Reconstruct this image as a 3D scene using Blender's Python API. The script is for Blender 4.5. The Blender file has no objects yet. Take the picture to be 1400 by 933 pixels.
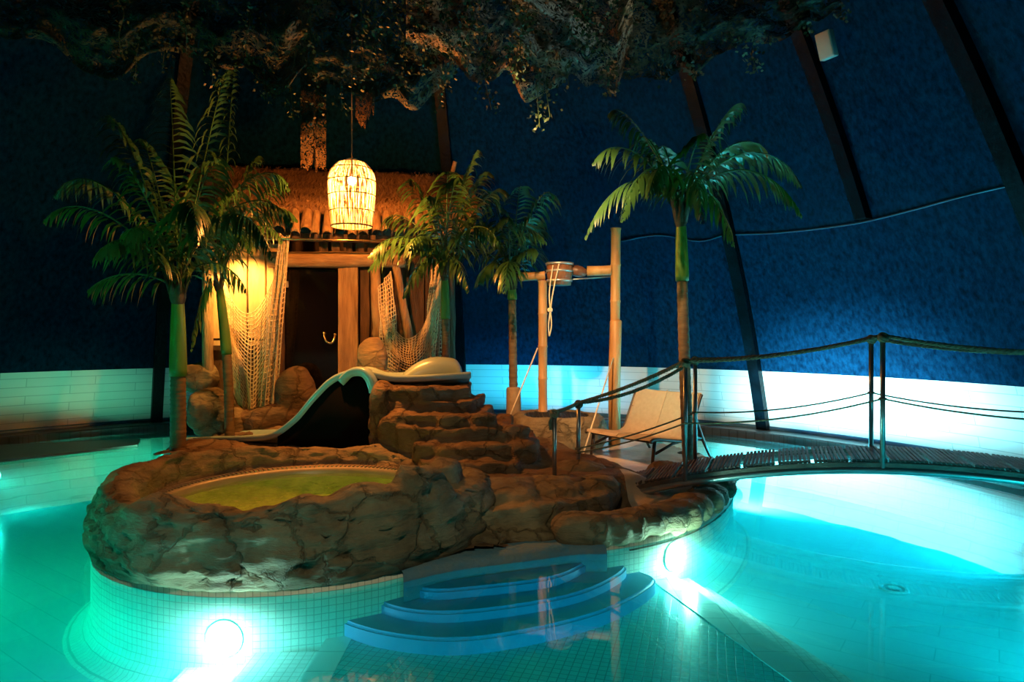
import bpy, bmesh, math, random
from mathutils import Vector, Matrix, noise, Euler
from math import pi, sin, cos, radians as R

random.seed(11)
SC = bpy.context.scene
COL = SC.collection

# ------------------------------------------------------------------ camera
F = 933.0; HC = 1.6; HX = 700.0; HY = 458.0
cam = bpy.data.objects.new('camera', bpy.data.cameras.new('camera'))
COL.objects.link(cam)
cam.location = (0, 0, HC); cam.rotation_euler = (pi/2, 0, 0)
cam.data.sensor_width = 36.0; cam.data.lens = 36.0*F/1400.0
cam.data.shift_y = (HY-466.5)/1400.0
cam.data.clip_end = 200
SC.camera = cam
SC.view_settings.view_transform = 'Standard'
SC.view_settings.look = 'None'
SC.view_settings.gamma = 1.0
SC.view_settings.use_curve_mapping = False
SC.view_settings.exposure = 0.0
SC.cycles.use_denoising = True
SC.cycles.max_bounces = 7
SC.cycles.volume_bounces = 1
SC.cycles.diffuse_bounces = 3
SC.cycles.glossy_bounces = 4
SC.cycles.transparent_max_bounces = 24
SC.cycles.caustics_reflective = False
SC.cycles.caustics_refractive = False
SC.cycles.sample_clamp_indirect = 4.0

w = bpy.data.worlds.new('night'); SC.world = w; w.use_nodes = True
w.node_tree.nodes['Background'].inputs[0].default_value = (0.35, 0.55, 0.6, 1)
w.node_tree.nodes['Background'].inputs[1].default_value = 0.0006

# ------------------------------------------------------------------ lamps (underwater and overhead)
def lamp(name, kind, loc, col, watt, size=0.05, aim=None, spot=None, blend=0.6):
    d = bpy.data.lights.new(name, kind); d.color = col; d.energy = watt
    if kind == 'AREA':
        d.shape = 'DISK'; d.size = size
    else:
        d.shadow_soft_size = size
    if kind == 'SPOT':
        d.spot_size = R(spot or 90); d.spot_blend = blend
    o = bpy.data.objects.new(name, d); COL.objects.link(o); o.location = loc
    if aim is not None:
        o.rotation_euler = (Vector(aim)-Vector(loc)).to_track_quat('-Z', 'Y').to_euler()
    return o

WARM = (1.0, 0.30, 0.045)
TEAL = (0.05, 0.85, 0.80); CYAN = (0.10, 0.80, 1.0); GREEN = (0.05, 1.0, 0.50); WHITE = (0.50, 1.0, 0.95)
BLUE = (0.05, 0.50, 1.0)
# the pool lamps: (position, direction, colour, watts)
POOL_LAMPS = [
    # on the island base, in view
    ((-1.75, 4.147, -0.25), (0.0, -1, 0.0), (1.0, 0.66, 0.62), 38, 0),
    ((1.275, 5.388, -0.15), (0.68, -0.73, 0.0), (1.0, 0.74, 0.56), 46, 0),
    # island back, towards the far wall
    ((2.50, 8.3, -0.10), (1, 0.5, -0.14), (1.0, 0.72, 0.82), 6600, 119),
    ((0.3, 10.45, -0.10), (0.1, 1, -0.22), (0.12, 0.62, 1.0), 900, 124),
    ((-4.75, 9.5, -0.08), (-1, 0.4, -0.20), (0.6, 1.0, 0.50), 200, 110),
    # on the outer basin wall
    ((-6.2, 4.0, -0.22), (1, 0.5, -0.35), (0.02, 1.0, 0.50), 1500, 100),
    ((-6.4, 8.4, -0.18), (1, -0.2, -0.30), (0.02, 1.0, 0.75), 110, 100),
    ((3.9, 3.2, -0.22), (-0.2, 1, -0.38), (0.01, 0.74, 0.84), 640, 100),
    ((-2.6, 0.9, -0.22), (0.1, 1, -0.35), (0.02, 0.90, 0.90), 700, 84),
    ((0.8, 0.9, -0.22), (0.05, 1, -0.35), (0.01, 0.80, 0.90), 700, 84),
    ((4.9, 6.4, -0.18), (-1, 0.1, -0.35), (0.01, 0.65, 1.0), 240, 100),
]

# fill spots added without fixtures, aimed at rocks, chair, net and palms
lamp('added_fill_spot', 'SPOT', (-0.6, 0.2, 4.4), (1.0, 0.86, 0.50), 300, 0.25, aim=(-0.9, 5.0, 0.3), spot=48, blend=0.9)
lamp('added_fill_spot', 'SPOT', (-0.4, 4.8, 4.2), (1.0, 0.55, 0.24), 1700, 0.06, aim=(1.35, 8.8, 1.45), spot=42, blend=0.7)
lamp('added_fill_spot', 'SPOT', (3.2, 3.0, 4.6), (0.75, 0.95, 0.85), 260, 0.10, aim=(0.45, 6.4, 5.0), spot=34, blend=0.8)
lamp('added_fill_spot', 'SPOT', (-5.2, 3.2, 3.6), (0.10, 1.0, 0.22), 150, 0.08, aim=(-3.9, 7.4, 2.5), spot=30, blend=0.8)
lamp('added_fill_spot', 'SPOT', (4.0, 3.6, 3.8), (0.12, 1.0, 0.30), 130, 0.08, aim=(1.9, 7.2, 3.1), spot=30, blend=0.8)
# ------------------------------------------------------------------ helpers
def at(px, py, Y):
    return Vector(((px-HX)/F*Y, Y, HC-(py-HY)/F*Y))
def onz(px, py, z):
    Y = (HC-z)*F/(py-HY)
    return Vector(((px-HX)/F*Y, Y, z))

def setp(o, label=None, cat=None, group=None, kind=None):
    if label: o['label'] = label
    if cat: o['category'] = cat
    if group: o['group'] = group
    if kind: o['kind'] = kind
    return o
def empty(name, loc, label=None, cat=None, group=None, kind=None, rz=0):
    o = bpy.data.objects.new(name, None); COL.objects.link(o)
    o.location = loc; o.rotation_euler = (0, 0, rz); o.empty_display_size = 0.1
    PAR[o.name] = Matrix.LocRotScale(Vector(loc), Euler((0, 0, rz)), None)
    return setp(o, label, cat, group, kind)
PAR = {}
def obj(name, bm, m, parent=None, smooth=True, local=False, **kw):
    """link a bmesh (built in world coordinates unless local) as one object"""
    me = bpy.data.meshes.new(name)
    if not local and parent is not None:
        bm.transform(root_matrix(parent).inverted())
    bm.normal_update()
    bm.to_mesh(me); bm.free()
    if smooth:
        for p in me.polygons: p.use_smooth = True
    if m is not None:
        for x in (m if isinstance(m, (list, tuple)) else [m]): me.materials.append(x)
    o = bpy.data.objects.new(name, me); COL.objects.link(o)
    if parent is not None: o.parent = parent
    if kw: setp(o, kw.get('label'), kw.get('cat'), kw.get('group'), kw.get('kind'))
    return o
def root_matrix(o):
    M = Matrix.LocRotScale(o.location, o.rotation_euler, o.scale)
    while o.parent:
        o = o.parent
        M = Matrix.LocRotScale(o.location, o.rotation_euler, o.scale) @ M
    return M
def BM(): return bmesh.new()
def box(bm, c, s, rot=None, bev=0.0):
    M = Matrix.Translation(c)
    if rot is not None: M = M @ (rot if isinstance(rot, Matrix) else Euler(rot).to_matrix().to_4x4())
    r = bmesh.ops.create_cube(bm, size=1, matrix=M @ Matrix.Diagonal((s[0], s[1], s[2], 1)))
    if bev > 0:
        es = list({e for v in r['verts'] for e in v.link_edges})
        bmesh.ops.bevel(bm, geom=es, offset=bev, segments=2, affect='EDGES', profile=0.5)
    return r
def frames(pts):
    pts = [Vector(p) for p in pts]; out = []
    n = len(pts); up = None
    for i in range(n):
        t = (pts[min(i+1, n-1)]-pts[max(i-1, 0)])
        if t.length < 1e-9: t = Vector((0, 0, 1))
        t.normalize()
        if up is None:
            up = Vector((0, 0, 1)) if abs(t.z) < 0.9 else Vector((0, 1, 0))
        s = t.cross(up)
        if s.length < 1e-6: s = Vector((1, 0, 0))
        s.normalize(); up = s.cross(t).normalized()
        out.append((pts[i], t, s, up))
    return out
def tube(bm, pts, r, n=8, cap=True, closed=False):
    fr = frames(pts); rings = []
    for i, (p, t, s, u) in enumerate(fr):
        rr = r[i] if isinstance(r, (list, tuple)) else r
        rings.append([bm.verts.new(p + (s*cos(2*pi*k/n) + u*sin(2*pi*k/n))*rr) for k in range(n)])
    for a, b in zip(rings[:-1], rings[1:]):
        for k in range(n):
            bm.faces.new((a[k], a[(k+1) % n], b[(k+1) % n], b[k]))
    if cap:
        bm.faces.new(rings[0][::-1]); bm.faces.new(rings[-1])
    return rings
def lathe(bm, prof, c=(0, 0, 0), n=32, M=None):
    rings = []
    c = Vector(c)
    for (r, z) in prof:
        ring = []
        for k in range(n):
            v = Vector((r*cos(2*pi*k/n), r*sin(2*pi*k/n), z))
            if M is not None: v = M @ v
            ring.append(bm.verts.new(v + c))
        rings.append(ring)
    for a, b in zip(rings[:-1], rings[1:]):
        for k in range(n):
            bm.faces.new((a[k], a[(k+1) % n], b[(k+1) % n], b[k]))
    return rings
def spline(pts, n):
    pts = [Vector(p) for p in pts]; out = []
    P = [2*pts[0]-pts[1]] + pts + [2*pts[-1]-pts[-2]]
    segs = len(pts)-1
    for i in range(n+1):
        u = i/n*segs; k = min(int(u), segs-1); t = u-k
        a, b, c, d = P[k], P[k+1], P[k+2], P[k+3]
        out.append(0.5*((2*b)+(c-a)*t+(2*a-5*b+4*c-d)*t*t+(3*b-a-3*c+d)*t**3))
    return out
def interp(tab, x):
    if x <= tab[0][0]: return tab[0][1]
    for (a, fa), (b, fb) in zip(tab[:-1], tab[1:]):
        if x <= b:
            t = (x-a)/(b-a) if b > a else 0
            t = t*t*(3-2*t)
            return fa+(fb-fa)*t
    return tab[-1][1]
def fbm(p, s, o=4):
    return noise.fractal(Vector(p)*s, 1.0, 2.0, o)

# ------------------------------------------------------------------ materials
def nt(name):
    m = bpy.data.materials.new(name); m.use_nodes = True
    t = m.node_tree; b = t.nodes['Principled BSDF']
    return m, t, b
def N(t, kind, **kw):
    n = t.nodes.new(kind)
    for k, v in kw.items():
        if k in n.inputs.keys() if hasattr(n.inputs, 'keys') else False: n.inputs[k].default_value = v
        else: setattr(n, k, v)
    return n
def ramp(t, a, b, pa=0.3, pb=0.7, extra=None):
    r = t.nodes.new('ShaderNodeValToRGB')
    r.color_ramp.elements[0].position = pa; r.color_ramp.elements[0].color = (*a, 1)
    r.color_ramp.elements[1].position = pb; r.color_ramp.elements[1].color = (*b, 1)
    if extra:
        for p, c in extra:
            e = r.color_ramp.elements.new(p); e.color = (*c, 1)
    return r
def noisy(name, a, b, scale=6, rough=0.7, bump=0.2, bscale=None, stretch=(1, 1, 1), metal=0, detail=6, dist=0.02, spec=0.5, voro=None, coord='Object', fdist=0.0):
    m, t, bs = nt(name); L = t.links
    tc = t.nodes.new('ShaderNodeTexCoord'); mp = t.nodes.new('ShaderNodeMapping')
    mp.inputs['Scale'].default_value = stretch
    L.new(tc.outputs[coord], mp.inputs[0])
    n1 = t.nodes.new('ShaderNodeTexNoise'); n1.inputs['Scale'].default_value = scale; n1.inputs['Detail'].default_value = detail
    n1.inputs['Distortion'].default_value = fdist
    L.new(mp.outputs[0], n1.inputs['Vector'])
    r = ramp(t, a, b); L.new(n1.outputs[0], r.inputs[0]); L.new(r.outputs[0], bs.inputs['Base Color'])
    n2 = t.nodes.new('ShaderNodeTexNoise'); n2.inputs['Scale'].default_value = bscale or scale*4; n2.inputs['Detail'].default_value = 8
    L.new(mp.outputs[0], n2.inputs['Vector'])
    h = n2.outputs[0]
    if voro:
        v = t.nodes.new('ShaderNodeTexVoronoi'); v.feature = 'DISTANCE_TO_EDGE'; v.inputs['Scale'].default_value = voro
        L.new(mp.outputs[0], v.inputs['Vector'])
        mr = t.nodes.new('ShaderNodeMapRange'); mr.inputs['From Max'].default_value = 0.06
        L.new(v.outputs['Distance'], mr.inputs[0])
        ad = t.nodes.new('ShaderNodeMath'); ad.operation = 'ADD'
        L.new(mr.outputs[0], ad.inputs[0]); L.new(h, ad.inputs[1]); h = ad.outputs[0]
    bp = t.nodes.new('ShaderNodeBump'); bp.inputs['Strength'].default_value = bump; bp.inputs['Distance'].default_value = dist
    L.new(h, bp.inputs['Height']); L.new(bp.outputs[0], bs.inputs['Normal'])
    bs.inputs['Roughness'].default_value = rough; bs.inputs['Metallic'].default_value = metal
    bs.inputs['Specular IOR Level'].default_value = spec
    return m
def tiles(name, col, grout, size=0.05, rough=0.25, coord='Object', ratio=1.0, mortar=0.06, offset=0.0, var=0.08, rot=0.0):
    m, t, bs = nt(name); L = t.links
    tc = t.nodes.new('ShaderNodeTexCoord'); mp = t.nodes.new('ShaderNodeMapping')
    mp.inputs['Rotation'].default_value = (0, 0, rot)
    L.new(tc.outputs[coord], mp.inputs[0])
    b = t.nodes.new('ShaderNodeTexBrick'); b.offset = offset; b.squash = 1
    b.inputs['Scale'].default_value = 1.0
    b.inputs['Brick Width'].default_value = size*ratio; b.inputs['Row Height'].default_value = size
    b.inputs['Mortar Size'].default_value = size*mortar; b.inputs['Mortar Smooth'].default_value = 0.3
    c2 = tuple(max(0, c*(1-var)) for c in col)
    b.inputs['Color1'].default_value = (*col, 1); b.inputs['Color2'].default_value = (*c2, 1); b.inputs['Mortar'].default_value = (*grout, 1)
    L.new(mp.outputs[0], b.inputs['Vector']); L.new(b.outputs[0], bs.inputs['Base Color'])
    bp = t.nodes.new('ShaderNodeBump'); bp.invert = True; bp.inputs['Strength'].default_value = 0.3; bp.inputs['Distance'].default_value = 0.004
    L.new(b.outputs['Fac'], bp.inputs['Height']); L.new(bp.outputs[0], bs.inputs['Normal'])
    bs.inputs['Roughness'].default_value = rough
    return m
def plain(name, col, rough=0.5, metal=0, emit=None, es=0):
    m, t, bs = nt(name)
    bs.inputs['Base Color'].default_value = (*col, 1); bs.inputs['Roughness'].default_value = rough; bs.inputs['Metallic'].default_value = metal
    if emit: bs.inputs['Emission Color'].default_value = (*emit, 1); bs.inputs['Emission Strength'].default_value = es
    return m
def water(name, tint, scale=2.0, bump=0.03, f0=0.02, rough=0.015, detail=2, gain=1.0, body=None):
    m, t, bs = nt(name); L = t.links; t.nodes.remove(bs)
    out = t.nodes['Material Output']
    tc = t.nodes.new('ShaderNodeTexCoord')
    n = t.nodes.new('ShaderNodeTexNoise'); n.inputs['Scale'].default_value = scale; n.inputs['Detail'].default_value = detail
    L.new(tc.outputs['Object'], n.inputs['Vector'])
    bp = t.nodes.new('ShaderNodeBump'); bp.inputs['Strength'].default_value = 1.0; bp.inputs['Distance'].default_value = bump
    L.new(n.outputs[0], bp.inputs['Height'])
    g = t.nodes.new('ShaderNodeNewGeometry')
    d = t.nodes.new('ShaderNodeVectorMath'); d.operation = 'DOT_PRODUCT'
    L.new(g.outputs['Incoming'], d.inputs[0]); L.new(bp.outputs[0], d.inputs[1])
    ab = t.nodes.new('ShaderNodeMath'); ab.operation = 'ABSOLUTE'; L.new(d.outputs['Value'], ab.inputs[0])
    om = t.nodes.new('ShaderNodeMath'); om.operation = 'SUBTRACT'; om.inputs[0].default_value = 1; L.new(ab.outputs[0], om.inputs[1])
    pw = t.nodes.new('ShaderNodeMath'); pw.operation = 'POWER'; pw.inputs[1].default_value = 5; L.new(om.outputs[0], pw.inputs[0])
    ma = t.nodes.new('ShaderNodeMath'); ma.operation = 'MULTIPLY_ADD'; ma.inputs[1].default_value = (1-f0)*gain; ma.inputs[2].default_value = f0
    ma.use_clamp = True
    L.new(pw.outputs[0], ma.inputs[0])
    tr = t.nodes.new('ShaderNodeBsdfTransparent'); tr.inputs[0].default_value = (*tint, 1)
    gl = t.nodes.new('ShaderNodeBsdfGlossy'); gl.inputs['Roughness'].default_value = rough; L.new(bp.outputs[0], gl.inputs['Normal'])
    mx = t.nodes.new('ShaderNodeMixShader'); L.new(ma.outputs[0], mx.inputs[0]); L.new(tr.outputs[0], mx.inputs[1]); L.new(gl.outputs[0], mx.inputs[2])
    L.new(mx.outputs[0], out.inputs[0])
    if body:
        vs_ = t.nodes.new('ShaderNodeVolumeScatter'); vs_.inputs['Color'].default_value = (*body[0], 1); vs_.inputs['Density'].default_value = body[1]; vs_.inputs['Anisotropy'].default_value = 0.3
        va = t.nodes.new('ShaderNodeVolumeAbsorption'); va.inputs['Color'].default_value = (*body[2], 1); va.inputs['Density'].default_value = body[3]
        av = t.nodes.new('ShaderNodeAddShader'); L.new(vs_.outputs[0], av.inputs[0]); L.new(va.outputs[0], av.inputs[1]); L.new(av.outputs[0], out.inputs['Volume'])
    return m
def holes(name, a, b, scale, rough=0.8, cut=0.45, scale2=1.2):
    """leafy camouflage cloth with cut-out slits"""
    m, t, bs = nt(name); L = t.links; out = t.nodes['Material Output']
    tc = t.nodes.new('ShaderNodeTexCoord')
    v = t.nodes.new('ShaderNodeTexNoise'); v.inputs['Scale'].default_value = scale; v.inputs['Detail'].default_value = 1.5; v.inputs['Distortion'].default_value = 1.5
    L.new(tc.outputs['Object'], v.inputs['Vector'])
    gt = t.nodes.new('ShaderNodeMath'); gt.operation = 'GREATER_THAN'; gt.inputs[1].default_value = cut
    L.new(v.outputs[0], gt.inputs[0])
    n = t.nodes.new('ShaderNodeTexNoise'); n.inputs['Scale'].default_value = scale2; n.inputs['Detail'].default_value = 3
    L.new(tc.outputs['Object'], n.inputs['Vector'])
    r = ramp(t, a, b, 0.42, 0.6); L.new(n.outputs[0], r.inputs[0]); L.new(r.outputs[0], bs.inputs['Base Color'])
    bs.inputs['Roughness'].default_value = rough
    tr = t.nodes.new('ShaderNodeBsdfTransparent')
    mx = t.nodes.new('ShaderNodeMixShader'); L.new(gt.outputs[0], mx.inputs[0]); L.new(tr.outputs[0], mx.inputs[1]); L.new(bs.outputs[0], mx.inputs[2])
    L.new(mx.outputs[0], out.inputs[0])
    return m

M = {}
M['blue'] = noisy('blue_wall_paint', (0.0005, 0.008, 0.021), (0.0016, 0.027, 0.066), scale=18, rough=0.9, bump=0.6, bscale=60, dist=0.012, detail=12, stretch=(1, 1, 0.6), spec=0.02)
M['blocks'] = tiles('white_painted_boards', (0.80, 0.84, 0.82), (0.50, 0.56, 0.56), size=0.135, ratio=7, mortar=0.045, offset=0.37, coord='UV', rough=0.5, var=0.05)
M['black'] = noisy('black_rubber', (0.006, 0.006, 0.008), (0.02, 0.02, 0.024), scale=5, rough=0.55, bump=0.1)
M['void'] = plain('matt_black_shade', (0.006, 0.005, 0.004), rough=0.95); M['void'].node_tree.nodes['Principled BSDF'].inputs['Specular IOR Level'].default_value = 0.02  # black that stands in for the shaded hollow under the slide
M['rib'] = noisy('dark_rib_cladding', (0.0003, 0.0010, 0.0015), (0.0008, 0.006, 0.011), scale=4, rough=0.4, bump=0.5, bscale=18, spec=0.08)
M['skirt'] = noisy('blue_skirting', (0.02, 0.10, 0.20), (0.03, 0.14, 0.26), scale=4, rough=0.4, bump=0.1)
M['deckring'] = tiles('dark_deck_tiles', (0.045, 0.05, 0.055), (0.02, 0.02, 0.02), size=0.10, coord='Object', rough=0.3)
M['mosaic'] = tiles('pool_mosaic', (0.06, 0.62, 0.66), (0.02, 0.26, 0.30), size=0.05, mortar=0.07, rot=0.28)
M['mosaic_wall'] = tiles('pool_wall_mosaic', (0.78, 0.80, 0.70), (0.42, 0.44, 0.38), size=0.045, mortar=0.06, coord='UV', rough=0.5)
M['bigtile'] = tiles('pool_slab_tiles', (0.30, 0.72, 0.76), (0.16, 0.50, 0.54), size=0.22, ratio=4, mortar=0.02, offset=0.4, rot=0.62)
M['gutter'] = tiles('gutter_tiles', (0.30, 0.42, 0.46), (0.10, 0.16, 0.2), size=0.05, mortar=0.08, coord='Object')
M['step'] = noisy('blue_step_liner', (0.03, 0.25, 0.52), (0.04, 0.30, 0.60), scale=3, rough=0.5, bump=0.05)
M['curb'] = noisy('worn_blue_concrete', (0.06, 0.22, 0.36), (0.16, 0.24, 0.28), scale=9, rough=0.7, bump=0.4)
M['slab'] = tiles('pale_step_tiles', (0.85, 0.88, 0.84), (0.5, 0.55, 0.5), size=0.05, mortar=0.06)
M['border'] = tiles('pale_border_tiles', (0.72, 0.86, 0.84), (0.35, 0.5, 0.5), size=0.24, ratio=1.0, mortar=0.02)
M['water'] = water('pool_water', (0.36, 0.97, 0.98), scale=1.1, bump=0.0025, gain=1.55, body=((0.10, 0.92, 0.95), 0.25, (0.05, 0.97, 0.98), 0.8))
M['spawater'] = water('spa_water', (0.85, 0.90, 0.55), scale=11.0, bump=0.11, detail=6, f0=0.10, rough=0.06)
def rockmat(name, a, b, dk, sc=2.4):
    m, t, bs = nt(name); L = t.links
    tc = t.nodes.new('ShaderNodeTexCoord')
    n1 = t.nodes.new('ShaderNodeTexNoise'); n1.inputs['Scale'].default_value = sc; n1.inputs['Detail'].default_value = 8; n1.inputs['Roughness'].default_value = 0.65
    L.new(tc.outputs['Object'], n1.inputs['Vector'])
    r = ramp(t, dk, b, 0.30, 0.72, extra=[(0.48, a)]); L.new(n1.outputs[0], r.inputs[0]); L.new(r.outputs[0], bs.inputs['Base Color'])
    mp = t.nodes.new('ShaderNodeMapping'); mp.inputs['Scale'].default_value = (1, 1, 3.5); mp.inputs['Rotation'].default_value = (0.2, 0.35, 0)
    L.new(tc.outputs['Object'], mp.inputs[0])
    n2 = t.nodes.new('ShaderNodeTexNoise'); n2.inputs['Scale'].default_value = 5; n2.inputs['Detail'].default_value = 10; n2.inputs['Roughness'].default_value = 0.65
    L.new(mp.outputs[0], n2.inputs['Vector'])
    v = t.nodes.new('ShaderNodeTexVoronoi'); v.feature = 'DISTANCE_TO_EDGE'; v.inputs['Scale'].default_value = 3.2
    nv = t.nodes.new('ShaderNodeMixRGB'); nv.inputs[0].default_value = 0.28
    L.new(tc.outputs['Object'], nv.inputs[1]); L.new(n1.outputs['Color'], nv.inputs[2]); L.new(nv.outputs[0], v.inputs['Vector'])
    mr = t.nodes.new('ShaderNodeMapRange'); mr.inputs['From Max'].default_value = 0.035; mr.inputs['To Max'].default_value = 0.45
    L.new(v.outputs['Distance'], mr.inputs[0])
    ad = t.nodes.new('ShaderNodeMath'); ad.operation = 'ADD'; L.new(n2.outputs[0], ad.inputs[0]); L.new(mr.outputs[0], ad.inputs[1])
    bp = t.nodes.new('ShaderNodeBump'); bp.inputs['Strength'].default_value = 0.9; bp.inputs['Distance'].default_value = 0.05
    L.new(ad.outputs[0], bp.inputs['Height']); L.new(bp.outputs[0], bs.inputs['Normal'])
    bs.inputs['Roughness'].default_value = 0.62; bs.inputs['Specular IOR Level'].default_value = 0.35
    return m
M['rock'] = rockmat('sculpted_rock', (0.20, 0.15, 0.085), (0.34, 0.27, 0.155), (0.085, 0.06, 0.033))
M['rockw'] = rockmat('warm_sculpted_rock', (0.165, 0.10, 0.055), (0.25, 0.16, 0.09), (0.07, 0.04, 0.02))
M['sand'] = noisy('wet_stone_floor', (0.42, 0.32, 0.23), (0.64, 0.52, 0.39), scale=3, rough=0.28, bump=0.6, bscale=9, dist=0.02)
M['rock_lit'] = rockmat('pale_lit_rock', (0.42, 0.30, 0.15), (0.60, 0.46, 0.25), (0.28, 0.18, 0.09))  # paler copy of the rock, warm lamplight put into its colour
M['slide'] = noisy('pale_blue_fibreglass', (0.30, 0.46, 0.47), (0.36, 0.52, 0.53), scale=2, rough=0.25, bump=0.02)
M['tub'] = noisy('tan_tub_shell', (0.30, 0.22, 0.14), (0.38, 0.28, 0.18), scale=6, rough=0.35, bump=0.1)
M['tubin'] = noisy('green_tub_basin', (0.22, 0.30, 0.06), (0.50, 0.52, 0.14), scale=2.2, rough=0.5, bump=0.1, fdist=1.0)
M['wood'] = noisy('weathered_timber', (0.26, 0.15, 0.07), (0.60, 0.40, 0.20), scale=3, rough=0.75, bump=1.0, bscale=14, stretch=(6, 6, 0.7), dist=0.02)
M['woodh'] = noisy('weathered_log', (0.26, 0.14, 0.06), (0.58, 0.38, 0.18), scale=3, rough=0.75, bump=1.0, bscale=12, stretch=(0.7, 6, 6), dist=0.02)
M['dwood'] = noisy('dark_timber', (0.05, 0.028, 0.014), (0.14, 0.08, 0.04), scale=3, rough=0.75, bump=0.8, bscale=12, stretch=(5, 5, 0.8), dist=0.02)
M['plank'] = noisy('pale_plank', (0.50, 0.36, 0.18), (0.72, 0.56, 0.32), scale=2.5, rough=0.7, bump=0.6, bscale=12, stretch=(5, 5, 0.6), dist=0.01)
M['thatch'] = noisy('straw_thatch', (0.22, 0.11, 0.05), (0.50, 0.28, 0.13), scale=8, rough=0.9, bump=1.0, bscale=30, stretch=(5, 1, 1), dist=0.05)
M['straw'] = noisy('straw_strand', (0.34, 0.18, 0.08), (0.66, 0.40, 0.19), scale=3, rough=0.8, bump=0.1)
M['canvas'] = noisy('rolled_bark', (0.42, 0.26, 0.13), (0.66, 0.44, 0.24), scale=5, rough=0.7, bump=0.8, bscale=9, stretch=(3, 3, 1), dist=0.03)
M['rope'] = noisy('natural_rope', (0.66, 0.54, 0.35), (0.86, 0.74, 0.52), scale=20, rough=0.85, bump=0.3)
M['drope'] = noisy('dark_rope', (0.08, 0.075, 0.045), (0.19, 0.17, 0.10), scale=30, rough=0.8, bump=0.8, bscale=60, dist=0.01)
M['bamboo'] = noisy('bamboo_culm', (0.38, 0.19, 0.065), (0.58, 0.33, 0.12), scale=4, rough=0.45, bump=0.3, stretch=(3, 3, 0.5))
M['sleeve'] = noisy('palm_sleeve', (0.22, 0.15, 0.08), (0.36, 0.25, 0.14), scale=8, rough=0.8, bump=0.6, bscale=25)
M['trunk'] = noisy('palm_trunk', (0.10, 0.065, 0.03), (0.20, 0.13, 0.06), scale=4, rough=0.7, bump=0.8, bscale=6, stretch=(1, 1, 5), dist=0.02)
M['shaft'] = noisy('green_crownshaft', (0.055, 0.15, 0.015), (0.10, 0.23, 0.025), scale=3, rough=0.45, bump=0.1, stretch=(3, 3, 0.5))
M['husk'] = noisy('dark_palm_husk', (0.03, 0.025, 0.015), (0.09, 0.07, 0.04), scale=8, rough=0.8, bump=0.6)
M['leaf'] = noisy('palm_leaf', (0.018, 0.065, 0.018), (0.055, 0.150, 0.034), scale=3, rough=0.33, bump=0.05)
M['steel'] = noisy('brushed_steel', (0.28, 0.29, 0.29), (0.40, 0.41, 0.41), scale=8, rough=0.3, bump=0.02, metal=0.9)
M['slat'] = noisy('dark_deck_slats', (0.05, 0.035, 0.028), (0.13, 0.09, 0.07), scale=6, rough=0.55, bump=0.5, bscale=30, stretch=(1, 1, 1))
M['glass'] = plain('black_door_glass', (0.004, 0.003, 0.002), rough=0.08)
M['brass'] = plain('brass', (0.75, 0.55, 0.30), rough=0.25, metal=1)
M['rattan'] = noisy('rattan_cane', (0.80, 0.70, 0.50), (0.95, 0.88, 0.70), scale=12, rough=0.6, bump=0.1)
_m = M['rattan']; _t = _m.node_tree
_tl = _t.nodes.new('ShaderNodeBsdfTranslucent'); _tl.inputs[0].default_value = (0.98, 0.92, 0.75, 1)
_mx = _t.nodes.new('ShaderNodeMixShader'); _mx.inputs[0].default_value = 0.4
_t.links.new(_t.nodes['Principled BSDF'].outputs[0], _mx.inputs[1]); _t.links.new(_tl.outputs[0], _mx.inputs[2]); _t.links.new(_mx.outputs[0], _t.nodes['Material Output'].inputs[0])
M['bulb'] = plain('lit_bulb', (1, 0.9, 0.7), emit=(1.0, 0.62, 0.28), es=90)
M['poollens'] = plain('pool_lamp_lens', (1, 1, 1), emit=(1.0, 1.0, 0.97), es=30)
M['canvasseat'] = noisy('cream_sling_fabric', (0.62, 0.46, 0.30), (0.70, 0.54, 0.36), scale=20, rough=0.75, bump=0.15, bscale=80)
M['chairwood'] = noisy('dark_chair_frame', (0.02, 0.014, 0.01), (0.045, 0.03, 0.02), scale=6, rough=0.4, bump=0.1)
M['barrel'] = noisy('barrel_staves', (0.16, 0.06, 0.025), (0.30, 0.13, 0.05), scale=5, rough=0.5, bump=0.4, stretch=(6, 6, 0.8))
M['zinc'] = plain('barrel_hoop_metal', (0.6, 0.58, 0.54), rough=0.35, metal=0.7)
M['coco'] = noisy('brown_shell', (0.10, 0.04, 0.02), (0.2, 0.09, 0.05), scale=8, rough=0.4, bump=0.2)
M['speaker'] = plain('speaker_case', (0.62, 0.66, 0.64), rough=0.5)
M['camo'] = holes('camouflage_net_green', (0.012, 0.028, 0.012), (0.045, 0.040, 0.020), 20, cut=0.47)
M['camog'] = holes('camouflage_net_grey', (0.16, 0.19, 0.17), (0.24, 0.15, 0.08), 22, cut=0.47)
M['camob'] = holes('camouflage_net_brown', (0.10, 0.05, 0.02), (0.05, 0.035, 0.015), 34, cut=0.47)
M['ivy'] = noisy('ivy_leaf', (0.006, 0.020, 0.006), (0.020, 0.050, 0.012), scale=5, rough=0.6, bump=0.05)

# ------------------------------------------------------------------ the round hall
CX, CY, RW = -1.6, 5.6, 7.55
RP = 7.15              # pool radius
ZD = 0.12              # deck level
ZF = -0.55             # pool floor
def rdome(z): 
    h = max(0.0, z-ZD)
    return RW-0.25*h-0.034*h*h
def wallpt(a, z, inset=0.0):
    r = rdome(z)-inset
    return Vector((CX+r*cos(a), CY+r*sin(a), z))
def ang(px):           # angle of the wall point seen at px (far side) at deck level
    s = (px-HX)/F
    A = 1+s*s; B = -2*(s*CX+CY); Cc = CX*CX+CY*CY-RW*RW
    Y = (-B+math.sqrt(B*B-4*A*Cc))/(2*A)
    return math.atan2(Y-CY, s*Y-CX)

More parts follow.
